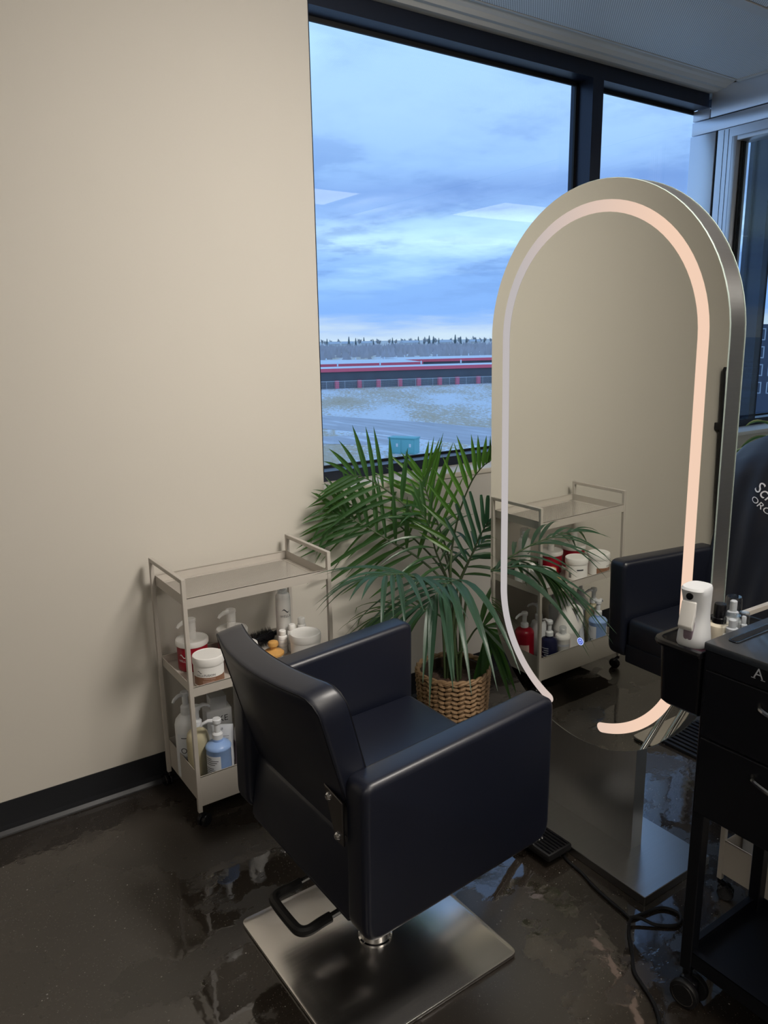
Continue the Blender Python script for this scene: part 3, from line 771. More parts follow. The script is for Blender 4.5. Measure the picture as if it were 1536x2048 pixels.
# black cape draped over the back of the second chair
def make_cape():
    m = MB(); NU, NV = 50, 44; vs = []; fs = []
    ox, oy = 2.66, 1.33
    def crest(u): return 1.195-.115*abs(u)**1.6-(.08*((abs(u)-.85)/.15)**2 if abs(u) > .85 else 0)
    def rear(u, v):               # the side hanging towards the mirror
        z = crest(u)-(crest(u)-.44)*v
        fold = math.sin(u*8+v*3.4+.8*math.sin(v*3))*.020*(.25+v)+math.sin(u*19-v*4.5)*.008*(.3+v)
        x = ox-.035*min(1, v*6)-.085*v**.7+.05*(1-min(1, v*9))+fold*min(1, v*5)
        return (x, oy+u*(.290+.085*v**.8), z)
    def front(u, v):              # the side falling over the seat
        z = crest(u)-(crest(u)-.80)*v
        return (ox+.05+.06*min(1, v*6)+.10*v**.7+math.sin(u*7+v)*.012*v, oy+u*(.290-.07*min(1, v*4)), z)
    for fn in (rear, front):
        b0 = len(vs)
        for i in range(NU+1):
            for j in range(NV+1): vs.append(fn(-1+2*i/NU, j/NV))
        for i in range(NU):
            for j in range(NV):
                a_ = b0+i*(NV+1)+j; q = (a_, a_+1, a_+NV+2, a_+NV+1); fs.append(q if fn is rear else q[::-1])
    m.add(vs, fs, 0, True)
    t = empty('salon_cape', (2.66, 1.33, .44), label='black salon cape with white lettering draped over the second styling chair', cat='cape')
    wp(m, 'cloth', M['cape'], t)
    # lettering near the shoulder
    tx = MB()
    def surf(y, z):               # lettering follows the hanging sheet
        best = None
        v = (1.12-z)/.68
        for _ in range(3):
            u = (y-oy)/(.290+.085*max(v, 0)**.8); v = (crest(u)-z)/(crest(u)-.44)
        return rear(u, v)[0]-.004
    for body, size, (y, z) in (('Sch', .056, (1.412, .962)), ('OROF', .028, (1.412, .912))):
        v0, f0 = text_geo(body, size); ang = R(-38); out = []
        for v in v0:
            a, b_ = v.x*(1.35 if size < .05 else 1), v.y
            dy = -(a*math.cos(ang)-b_*math.sin(ang)); dz = a*math.sin(ang)+b_*math.cos(ang)
            out.append((surf(y+dy, z+dz), y+dy, z+dz))
        tx.add(out, f0)
    wp(tx, 'lettering', M['inkw'], t, label='white printed lettering')
    return t
make_cape()

# ================================================================== ARCHED MIRROR
def make_mirror():
    t = empty('arched_mirror', (1.722, 1.448, 0), label='tall arched floor standing mirror with a lit strip, on a brushed steel foot', cat='mirror')
    Yc, hw, zb, zt = 1.448, .4097, .288, 1.912
    tilt = .0123; yaw = -.0098
    # local: u across (towards +Y), w up, d depth (towards +X); pivot on the front plane at z=1.0
    fr = Matrix.Translation((1.6892, Yc, 1.0)) @ Matrix.Rotation(yaw, 4, 'Z') @ Matrix.Rotation(-tilt, 4, 'Y')
    def stad(inset, n=40):
        r = hw-inset; a, b = zb+hw-1.0, zt-hw-1.0; out = []
        for k in range(n+1): th = math.pi*k/n; out.append((r*math.cos(th), b+r*math.sin(th)))
        for k in range(n+1): th = math.pi+math.pi*k/n; out.append((r*math.cos(th), a+r*math.sin(th)))
        return out
    def put(mb, pts, d): return [(fr @ Vector((d, u, w)))[:] for u, w in pts]
    def ring(mb, inA, inB, dA, dB, mi=0):
        A, B = put(mb, stad(inA), dA), put(mb, stad(inB), dB); n = len(A)
        mb.add(A+B, [(k, (k+1) % n, n+(k+1) % n, n+k) for k in range(n)], mi, True)
    TH = .066
    m = MB(); ring(m, .0012, .0012, .0048, TH-.0048); ring(m, .0012, .006, .0048, .0048); ring(m, .006, .0012, TH-.0048, TH-.0048)
    bd = wp(m, 'frame', M['steelm'], t, label='brushed steel rim')
    for d0, d1, nm in ((0, .0042, 1), (TH-.0042, TH, 2)):
        m = MB(); n = len(stad(0))
        face = d0 if nm == 1 else d1; oth = d1 if nm == 1 else d0
        m.add(put(m, stad(.0012), face), [tuple(range(n)) if nm == 2 else tuple(range(n-1, -1, -1))], 0)
        ring(m, .0012, 0, face, face+(.0012 if nm == 1 else -.0012), 1); ring(m, 0, 0, face+(.0012 if nm == 1 else -.0012), oth, 1)
        m.add(put(m, stad(0), oth), [tuple(range(n))], 1)
        wp(m, 'mirror_glass', [M['mirror'], M['glassedge']], t)
    # frosted light strip: an inset band open at the bottom centre, rounded ends
    i0, i1 = .0525, .083; path = []
    a, b = zb+hw-1.0, zt-hw-1.0; rm = hw-(i0+i1)/2; gap = math.asin(.122/rm)
    n = 44
    for k in range(n+1): th = -math.pi/2+gap+(math.pi/2-gap)*k/n; path.append((rm*math.cos(th), a+rm*math.sin(th)))
    for k in range(n+1): th = math.pi*k/n; path.append((rm*math.cos(th), b+rm*math.sin(th)))
    for k in range(n+1): th = math.pi+(math.pi/2-.72*gap)*k/n; path.append((rm*math.cos(th), a+rm*math.sin(th)))
    hw2 = (i1-i0)/2; L, Rr = [], []
    for k, pnt in enumerate(path):
        q0 = Vector(path[max(k-1, 0)]); q1 = Vector(path[min(k+1, len(path)-1)]); tg = (q1-q0).normalized(); nn = Vector((-tg.y, tg.x))
        L.append(Vector(pnt)+nn*hw2); Rr.append(Vector(pnt)-nn*hw2)
    def capfan(k):
        c = Vector(path[k]); tg = (Vector(path[1])-Vector(path[0])).normalized()*-1 if k == 0 else (Vector(path[-1])-Vector(path[-2])).normalized()
        nn = Vector((-tg.y, tg.x)); return [c+nn*hw2*math.cos(x)+tg*hw2*math.sin(x) for x in [math.pi*q/8 for q in range(9)]]
    m = MB()
    def strip(d, mi):
        m.add(put(m, [v[:] for v in L]+[v[:] for v in Rr], d), [(k, k+1, len(L)+k+1, len(L)+k) for k in range(len(L)-1)], mi)
        for k in (0, len(path)-1):
            pts = capfan(k); m.add(put(m, [v[:] for v in pts], d), [tuple(range(len(pts)))], mi)
    strip(-.0006, 0)
    wp(m, 'light_strip', LEDM, t, label='glowing frosted light strip')
    # touch button
    m = MB(); c = (0.003, .612-1.0)
    def disc(r0, r1, d, mi):
        N = 24; A = [(c[0]+r0*math.cos(6.2832*k/N), c[1]+r0*math.sin(6.2832*k/N)) for k in range(N)]; B = [(c[0]+r1*math.cos(6.2832*k/N), c[1]+r1*math.sin(6.2832*k/N)) for k in range(N)]
        m.add(put(m, A+B, d), [(k, (k+1) % N, N+(k+1) % N, N+k) for k in range(N)], mi)
    disc(.0096, .0118, -.0006, 0); disc(.0, .0096, -.0005, 1); disc(.0042, .0058, -.0008, 0)
    m.add(put(m, [(c[0]-.0008, c[1]), (c[0]+.0008, c[1]), (c[0]+.0008, c[1]+.007), (c[0]-.0008, c[1]+.007)], -.0009), [(0, 1, 2, 3)], 0)
    wp(m, 'touch_button', [BTN_A, BTN_B], t, label='round blue glowing power button')
    # pedestal column, its top following the curve of the arch
    m = MB(); hwc = .218; prof = [(Yc-hwc, .027), (Yc+hwc, .027)]
    for k in range(17):
        u = hwc-2*hwc*k/16; prof.append((Yc+u, zb+hw-math.sqrt(hw*hw-u*u)+.004))
    m.prism(prof, 'x', 1.697, 1.744); wp(m, 'column', M['steel2'], t)
    m = MB(); m.box((1.565, Yc-.368, 0), (1.861, Yc+.368, .027), bev=.0015, seg=1); wp(m, 'foot', M['steel2'], t)
    return t
LEDM = emit_mat('led_strip_glow', (1.0, .70, .53), LED, axis=1, lo=.30, hi=-.22, color2=(.56, .52, .52))
BTN_A = emit_mat('button_blue_glow', (.45, .55, 1.0), 1.1); BTN_B = emit_mat('button_blue_fill', (.10, .16, .75), .55)
M['steel2'] = pmat('satin_steel_foot', (.42, .42, .42), .30, metal=1, noise=(1, .05, (5, 180, 5)), rvar=(1, .04, (4, 150, 4)))
make_mirror()

# ================================================================== PRODUCT CARTS
def make_cart(label):
    t = empty('product_cart', (.7037, 2.1051, 0), .0037, label=label, cat='cart')
    W, D, Ht, q = .510, .303, .83, .0135
    for x, nm in ((0, 0), (W-q, 1)):
        m = MB()
        for y in (0, D-q): m.box((x, y, .058), (x+q, y+q, Ht), bev=.0012, seg=1)
        m.box((x, q, Ht-q), (x+q, D-q, Ht), bev=.0012, seg=1)
        m.build('end_frame', M['cart'], t)
    for z0, z1, zf in ((.737, .770, .741), (.453, .484, .457), (.078, .180, .082)):
        m = MB(); e = .0012
        m.box((q, 0.002, z0), (W-q, .002+e, z1)); m.box((q, D-.002-e, z0), (W-q, D-.002, z1))
        m.box((q, q*.5, z0), (q+e, D-q*.5, z1)); m.box((W-q-e, q*.5, z0), (W-q, D-q*.5, z1))
        m.box((q, .002, z1-.002), (W-q, .006, z1)); m.box((q, D-.006, z1-.002), (W-q, D-.002, z1))
        tr = m.build('tray', M['cart'], t)
        m = MB(); m.box((q+e, .004, zf-.0012), (W-q-e, D-.004, zf))
        if z0 > .7: m2 = M['perf']
        else: m2 = M['cart']
        m.build('tray_floor', m2, tr)
        if z0 > .7:
            m = MB()
            for lo, hi in (((q+e, .004), (W-q-e, .022)), ((q+e, D-.022), (W-q-e, D-.004)), ((q+e, .004), (q+.022, D-.004)), ((W-q-.022, .004), (W-q-e, D-.004))):
                m.box((lo[0], lo[1], zf), (hi[0], hi[1], zf+.0008))
            m.build('tray_border', M['cart'], tr)
        for sx in (q+.004, W-q-.004):
            for sy in (.03, D-.03):
                pass
    for k, (x, y) in enumerate(((q/2, q/2), (W-q/2, q/2), (q/2, D-q/2), (W-q/2, D-q/2))):
        a = R((28, 70, 100, 15)[k]); dx, dy = math.cos(a), math.sin(a)
        m = MB(); m.cyl((x, y, .058), (x, y, .044), .006, 8); m.tube([(x, y, .050), (x+dx*.010, y+dy*.010, .044), (x+dx*.021, y+dy*.021, .030)], .007, 8); ca = m.build('caster', M['black'], t)
        cx, cy = x+dx*.016, y+dy*.016
        for s in (-1, 1):
            mt = Matrix.Translation((cx-dy*s*.0085, cy+dx*s*.0085, .0215)) @ Matrix.Rotation(a, 4, 'Z') @ Matrix.Rotation(R(90), 4, 'X')
            m = MB(); m.lathe([(.012, -.006), (.0195, -.0055), (.0215, -.003), (.0215, .003), (.0195, .0055), (.012, .006)], seg=20, mat=mt); m.build('wheel', M['black'], ca)
    return t
cart = make_cart('greige metal three tier cart with perforated top tray against the beige wall')
cart2 = copy_tree(cart); cart2.location = (1.757, .995, 0); cart2.rotation_euler.z = R(-91)
cart2['label'] = 'second greige metal cart partly hidden behind the black salon trolley'
t = empty('storage_box', (1.93, .86, .084), R(-91), label='pale grey box in the bottom tray of the half hidden second cart', cat='box')
m = MB()
for lo, hi in (((-.11, -.10, 0), (.11, .10, .003)), ((-.11, -.10, 0), (-.107, .10, .085)), ((.107, -.10, 0), (.11, .10, .085)), ((-.11, -.10, 0), (.11, -.097, .085)), ((-.11, .097, 0), (.11, .10, .085))): m.box(lo, hi)
m.build('body', M['wplas2'], t)
m = MB(); m.box((-.113, -.103, .080), (.113, .103, .092), bev=.003); m.build('lid', M['wplas2'], t)

# ---- products.  C0 = cart corner; positions are (x along the wall, y towards the wall, z)
CX0, CY0 = .7037, 2.1051
def prod(name, x, y, z, label, cat, group=None): return empty(name, (CX0+x, CY0+y, z), label=label, cat=cat, group=group)
MID, LOW = .457, .082
FACE = R(-118)     # direction towards the standing place
def pump_head(t, z, r, mat, ang, stem_h=.03, nozzle=.045, cr=.017, body_r=.0095):
    m = MB(); m.lathe([(cr, z), (cr, z+.016), (cr*.8, z+.020), (body_r, z+.022), (body_r, z+.022+stem_h), (body_r*1.5, z+.024+stem_h), (body_r*1.55, z+.036+stem_h), (body_r*1.3, z+.039+stem_h)], seg=18)
    p = m.build('pump', mat, t)
    ca, sa = math.cos(ang), math.sin(ang); zz = z+.031+stem_h
    m = MB(); m.tube([(ca*body_r, sa*body_r, zz), (ca*nozzle*.6, sa*nozzle*.6, zz+.002), (ca*nozzle, sa*nozzle, zz-.006), (ca*nozzle*1.12, sa*nozzle*1.12, zz-.014)], .005, 8, radii=[.0075, .006, .005, .004]); m.build('nozzle', mat, p)
def tub_pump(x, y, label, ang):
    t = prod('pump_tub', x, y, MID, label, 'tub', None)
    m = MB(); m.lathe([(.046, 0), (.049, .004), (.050, .085), (.047, .092)], seg=36); m.build('body', M['redp'], t)
    m = MB(); m.lathe([(.0525, .084), (.054, .087), (.054, .098), (.0515, .102), (.049, .1025), (.048, .1005), (.0, .1005)], seg=40); l = m.build('lid', M['wplas'], t)
    m = MB(); m.lathe([(.0155, .100), (.0150, .125), (.0135, .126), (.0135, .128), (.0158, .129), (.0155, .158), (.0172, .160), (.0172, .168), (.015, .170), (.0, .170)], seg=24); p = m.build('pump', M['wplas'], t)
    ca, sa = math.cos(ang), math.sin(ang)
    m = MB(); m.tube([(ca*.010, sa*.010, .163), (ca*.03, sa*.03, .165), (ca*.048, sa*.048, .160), (ca*.056, sa*.056, .153)], .006, 8, radii=[.009, .0075, .006, .004]); m.build('nozzle', M['wplas'], p)
    m = MB(); wave_logo(m, (0, 0, 0), .0502, FACE-.55, .055, .026); text_wrap(m, 'WELLA', .011, (0, 0, 0), .0502, FACE-.55, .038); m.build('lettering', M['inkw'], t)
    return t
tub_pump(.092, .212, 'red tub with white pump lid at the left end of the middle tray', R(200))
tub_pump(.235, .215, 'red tub with white pump lid behind the chair back on the middle tray', R(200))
def jar(x, y, label, lab, barcode=False, r=.0485, h=.072, letters=None):
    t = prod('jar', x, y, MID, label, 'jar')
    m = MB(); m.lathe([(r*.90, 0), (r*.97, .004), (r*.975, h), (r*.9, h+.004)], seg=40); m.build('body', M['wplas'], t)
    m = MB(); m.lathe([(r*1.0, h-.002), (r*1.03, h+.002), (r*1.03, h+.018), (r*1.0, h+.024), (r*.94, h+.0255), (r*.92, h+.0245), (0, h+.0245)], seg=44); m.build('lid', M['wplas'], t)
    if lab:
        m = MB(); patch(m, (0, 0, 0), r*.973, FACE-1.15, FACE+1.5, .008, .036, seg=24); m.build('label', M[lab], t)
    if letters:
        m = MB(); wave_logo(m, (0, 0, 0), r*.976, FACE-.50, .053, .017); text_wrap(m, 'WELLA', .0075, (0, 0, 0), r*.976, FACE-.50, .042)
        text_wrap(m, 'FUSION', .0105, (0, 0, 0), r*.976, FACE+.18, .043); m.build('lettering', M['ink'], t)
        m = MB(); text_wrap(m, 'INTENSE REPAIR', .005, (0, 0, 0), r*.979, FACE+.15, .031)
        for k in range(3): patch(m, (0, 0, 0), r*.979, FACE-.32, FACE+.45-.1*k, .0235-.004*k, .0245-.004*k, seg=8)
        m.build('small_print', M['inkp'], t)
    if barcode:
        m = MB()
        for k in range(9): patch(m, (0, 0, 0), r*.977, R(-15)+.030*k, R(-15)+.030*k+.016, .012, .036, seg=2)
        patch(m, (0, 0, 0), r*.977, R(-80), R(-45), .046, .052, seg=6); m.build('barcode', M['ink'], t)
    return t
jar(.090, .066, 'white jar with brown label at the front left of the middle tray', 'brownl', letters=True)
jar(.214, .080, 'white jar with a barcode, right of the brown labelled jar in the mirror', None, barcode=True)
jar(.434, .060, 'white jar with wide lid at the right end of the middle tray', None, r=.052, h=.064)
# tall white bottle with clear cap
t = prod('spray_bottle', .420, .190, MID, 'tall white bottle with clear cap at the back right of the middle tray', 'bottle')
m = MB(); m.lathe([(.024, 0), (.0265, .004), (.0265, .180), (.0255, .188), (.020, .196), (.014, .198), (.014, .206)], seg=32); m.build('body', M['wplas'], t)
m = MB(); m.lathe([(.018, .196), (.0185, .199), (.0185, .236), (.0165, .240), (0, .240)], seg=26); m.build('cap', M['clear'], t)
m = MB(); m.lathe([(.010, .198), (.010, .222), (.006, .226)], seg=14); m.build('nozzle', M['wplas'], t)
m = MB(); wave_logo(m, (0, 0, 0), .0267, FACE+.35, .138, .028); text_wrap(m, 'WELLA', .0125, (0, 0, 0), .0267, FACE+.35, .118); m.build('lettering', M['ink'], t)
# small bottles beside it
for (x, y, h, r, lab) in ((.388, .140, .082, .0165, 'small white bottle in front of the tall clear capped bottle'), (.424, .138, .096, .017, 'small white bottle just right of the tall bottle, a little taller than its neighbour'),
                          (.476, .165, .100, .017, 'small white bottle behind the wide lidded jar')):
    t = prod('small_bottle', x, y, MID, lab, 'bottle')
    m = MB(); m.lathe([(r*.9, 0), (r, .003), (r, h*.70), (r*.9, h*.75), (r*.55, h*.79)], seg=24); m.build('body', M['wplas'], t)
    m = MB(); m.lathe([(r*.72, h*.78), (r*.74, h*.80), (r*.74, h*.97), (r*.62, h), (0, h)], seg=20); m.build('cap', M['wplas'], t)
    m = MB()
    for z in (h*.62, h*.30): patch(m, (0, 0, 0), r, FACE-1.3, FACE+1.5, z, z+.0012, seg=14)
    text_wrap(m, 'SAMPLE', .0075, (0, 0, 0), r+.0003, FACE+.2, h*.46); m.build('label', M['inkg'], t)
# black round brush and wooden scalp brush
t = prod('hairbrush', .345, .220, MID, 'round black bristle hairbrush lying on the middle tray', 'brush')
m = MB(); mt = Matrix.Translation((0, 0, .036)) @ Matrix.Rotation(R(15), 4, 'Z') @ Matrix.Rotation(R(90), 4, 'Y')
m.lathe([(.014, -.05), (.018, -.045), (.018, .045), (.014, .05)], seg=18, mat=mt); m.build('barrel', M['black'], t)
m = MB(); m.lathe([(.008, .05), (.010, .08), (.012, .12), (.008, .15)], seg=12, mat=mt); m.build('handle', M['black'], t)
m = MB(); rb = random.Random(5)
for k in range(520):
    a = rb.uniform(0, 6.283); z = rb.uniform(-.046, .046); l = .034+rb.uniform(-.003, .003); c_, s_ = math.cos(a), math.sin(a)
    p = [(mt @ Vector(q))[:] for q in ((.016*c_-.0007*s_, .016*s_+.0007*c_, z), (.016*c_+.0007*s_, .016*s_-.0007*c_, z), (.016*c_, .016*s_, z+.0012), (l*c_, l*s_, z))]
    m.add(p, [(0, 1, 3), (1, 2, 3), (2, 0, 3)])
m.build('bristles', M['bristle'], t, kind='stuff')
t = prod('scalp_brush', .335, .106, MID, 'honey wood scalp brush with a round knob on the middle tray', 'brush')
m = MB(); m.lathe([(.0, .016), (.032, .016), (.036, .020), (.036, .026), (.030, .031), (.014, .034), (.010, .037), (.010, .044), (.0165, .049), (.0185, .056), (.0165, .063), (.009, .067), (0, .068)], seg=36); m.build('handle', M['wood'], t)
m = MB()
for k in range(150):
    a = k*2.399; r_ = .030*math.sqrt(k/150); m.tube([(r_*math.cos(a), r_*math.sin(a), .017), (r_*math.cos(a), r_*math.sin(a), 0)], .0011, 4)
m.build('bristles', M['wplas'], t, kind='stuff')

# ---- bottom tray
def bottle(name, x, y, label, prof, mat, cat='bottle', pump=None, pmat_='wplas2', pang=R(200), seg=32, sx=1, sy=1, rz=0):
    t = prod(name, x, y, LOW, label, cat); t.rotation_euler.z = rz
    m = MB(); m.lathe(prof, seg=seg, sx=sx, sy=sy); m.build('body', M[mat], t)
    if pump: pump_head(t, pump, None, M[pmat_], pang)
    return t
t = bottle('pump_bottle', .050, .202, 'tall white pump bottle at the back left of the bottom tray', [(.036, 0), (.040, .005), (.040, .185), (.036, .203), (.024, .218), (.018, .222), (.018, .232)], 'wplas2', pump=.232)
m = MB(); patch(m, (0, 0, 0), .0403, FACE-.75, FACE+1.1, .035, .165, seg=18); m.build('label', M['label'], t)
m = MB(); text_wrap(m, 'OL', .028, (0, 0, 0), .0408, FACE-.05, .105); text_wrap(m, 'N\u00ba', .028, (0, 0, 0), .0408, FACE-.05, .074)
for k in range(2): patch(m, (0, 0, 0), .0408, FACE-.4, FACE+.35, .050-.010*k, .053-.010*k, seg=8)
patch(m, (0, 0, 0), .0408, FACE-.4, FACE+.35, .150, .153, seg=8); m.build('lettering', M['ink'], t)
bottle('pump_bottle', .055, .118, 'pale yellow pump bottle beside the left legs on the bottom tray', [(.034, 0), (.037, .005), (.037, .165), (.032, .188), (.018, .203), (.016, .207), (.016, .214)], 'creamy', pump=.214, pang=R(10))
t = bottle('pump_bottle', .098, .052, 'light blue pump bottle at the front left corner of the bottom tray', [(.036, 0), (.0395, .004), (.0395, .150), (.0415, .153), (.0415, .158), (.036, .166), (.017, .176), (.017, .184)], 'bluep', pump=.184, pang=R(160))
m = MB(); patch(m, (0, 0, 0), .0398, FACE-1.25, FACE+.25, .004, .138, seg=16); patch(m, (0, 0, 0), .0398, R(-32), R(58), .004, .138, seg=14); m.build('label', M['label'], t)
m = MB()
for k in range(17):
    z = .128-k*.0068; w = (.55, 1.05, .95, .8, .0, .7, 1.1, 1.0, .9, .0, .95, 1.05, .85, 1.1, .6, 1.0, .8)[k]
    if w: patch(m, (0, 0, 0), .0402, FACE-1.15, FACE-1.15+w*1.15, z, z+.0022, seg=10)
text_wrap(m, 'OLA', .022, (0, 0, 0), .0403, R(12), .072); text_wrap(m, 'N\u00ba4', .022, (0, 0, 0), .0403, R(12), .048); m.build('lettering', M['ink'], t)
# white tube standing on its cap
t = prod('tube', .143, .125, LOW, 'white squeeze tube standing between the blue bottle and the jug', 'tube'); t.rotation_euler.z = R(-28)
m = MB(); vs = []; fs = []; N = 20; prf = [(0, .030, .030), (.02, .031, .031), (.10, .034, .022), (.165, .036, .008), (.185, .0365, .0015)]
for z, a, b in prf:
    for k in range(N): th = 2*math.pi*k/N; vs.append((a*math.cos(th), b*math.sin(th), z))
for i in range(len(prf)-1):
    for k in range(N): k2 = (k+1) % N; fs.append((i*N+k, i*N+k2, (i+1)*N+k2, (i+1)*N+k))
fs.append(tuple((len(prf)-1)*N+k for k in range(N))); fs.append(tuple(range(N-1, -1, -1))); m.add(vs, fs, 0, True); m.build('body', M['label'], t)
m = MB()
for sgn in (-1, 1):
    for k in range(6):
        z = .150-k*.007; yy = .0165+k*.0022; m.add([(-.024, sgn*(yy+.001), z), (.022, sgn*(yy+.001), z), (.022, sgn*(yy+.001), z+.003), (-.024, sgn*(yy+.001), z+.003)], [(0, 1, 2, 3)])
    m.add([(-.002, sgn*.0082, .170), (.003, sgn*.0082, .170), (.003, sgn*.0082, .178), (-.002, sgn*.0082, .178)], [(0, 1, 2, 3)])
m.build('small_print', M['inkg'], t)
# big white jug with a handle
t = prod('jug', .235, .110, LOW, 'large white jug with a moulded handle and pink label on the bottom tray', 'jug')
m = MB(); jp = [(.050, 0), (.056, .006), (.056, .125), (.058, .130), (.057, .138), (.050, .160), (.036, .196), (.022, .226), (.020, .232), (.020, .250)]
m.lathe(jp, seg=40); m.build('body', M['wplas'], t)
m = MB(); m.lathe([(.022, .248), (.023, .250), (.023, .272), (.021, .274), (0, .274)], seg=26); m.build('cap', M['wplas2'], t)
hd = R(225); m = MB(); hp_ = [(.020, .238), (.040, .240), (.058, .220), (.062, .190), (.059, .160), (.054, .140)]
m.tube(smooth_path([(r_*math.cos(hd), r_*math.sin(hd), z) for r_, z in hp_], 5), .010, 10); m.build('handle', M['wplas'], t)
m = MB(); patch(m, (0, 0, 0), .0563, FACE-1.9, FACE-.25, .006, .120, seg=18); m.build('label', M['mauvel'], t)
m = MB(); patch(m, (0, 0, 0), .0563, R(-60), R(0), .006, .112, seg=14); m.build('label', M['pinkl'], t)
m = MB(); patch(m, (0, 0, 0), .0563, R(8), R(70), .020, .112, seg=14); m.build('label', M['mauvel'], t)
m = MB()
for k in range(2):
    for q in range(8): patch(m, (0, 0, 0), .0567, FACE-1.6+q*.1, FACE-1.6+(q+1)*.1, .046-.003*q-.010*k, .0495-.003*q-.010*k, seg=2)
patch(m, (0, 0, 0), .0567, FACE-.72, FACE-.66, .006, .11, seg=2); m.build('label_stripe', M['inkp'], t)
t = bottle('foam_bottle', .314, .058, 'white foam bottle with clear cap on the bottom tray, seen in the mirror', [(.028, 0), (.031, .005), (.031, .120), (.032, .122), (.034, .128), (.034, .136), (.030, .142), (.016, .145)], 'wplas')
m = MB(); m.lathe([(.0155, .143), (.0155, .176), (.013, .180), (0, .180)], seg=20); m.build('cap', M['clear'], t)
m = MB(); m.lathe([(.009, .143), (.009, .165), (.005, .170)], seg=14); m.build('nozzle', M['wplas'], t)
m = MB(); patch(m, (0, 0, 0), .0312, R(-110), R(60), .096, .106, seg=14); m.build('band', M['inkg'], t)
t = bottle('pump_bottle', .388, .066, 'dark navy pump bottle at the right end of the bottom tray', [(.034, 0), (.037, .005), (.037, .128), (.032, .140), (.017, .147), (.017, .155)], 'navyp', pump=.155, pang=R(100))
m = MB()
for k in range(8): patch(m, (0, 0, 0), .0373, R(-40), R(-40)+(.9, .6, .8, .5, .9, .7, .85, .4)[k], .105-k*.010, .109-k*.010, seg=6)
m.build('lettering', M['inkg'], t)
t = bottle('pump_bottle', .440, .165, 'large red pump bottle at the right end of the bottom tray', [(.038, 0), (.042, .005), (.042, .150), (.040, .158), (.034, .166), (.019, .172), (.018, .176)], 'redp', pump=.176, pang=R(0))
m = MB(); patch(m, (0, 0, 0), .0423, R(-75), R(-20), .060, .105, seg=8); m.build('label', M['inkp'], t)
bottle('pump_bottle', .330, .190, 'frosted white pump bottle at the back of the bottom tray', [(.032, 0), (.035, .005), (.035, .150), (.030, .166), (.016, .174), (.016, .182)], 'wplas2', pump=.182, pang=R(60))
# pale cartons at the back with dark letters
t = prod('carton', .165, .222, LOW, 'pale grey carton bottle with dark letters at the back of the bottom tray', 'carton'); t.rotation_euler.z = R(-6)
m = MB(); m.box((-.045, -.03, 0), (.045, .03, .205), bev=.006); m.box((-.028, -.024, .203), (.030, .024, .250), bev=.004); m.build('body', M['wplas2'], t)
m = MB(); text_flat(m, 'KE', .030, Matrix.Translation((.012, -.0305, .170)) @ Matrix.Rotation(R(90), 4, 'X')); m.build('lettering', M['ink'], t)

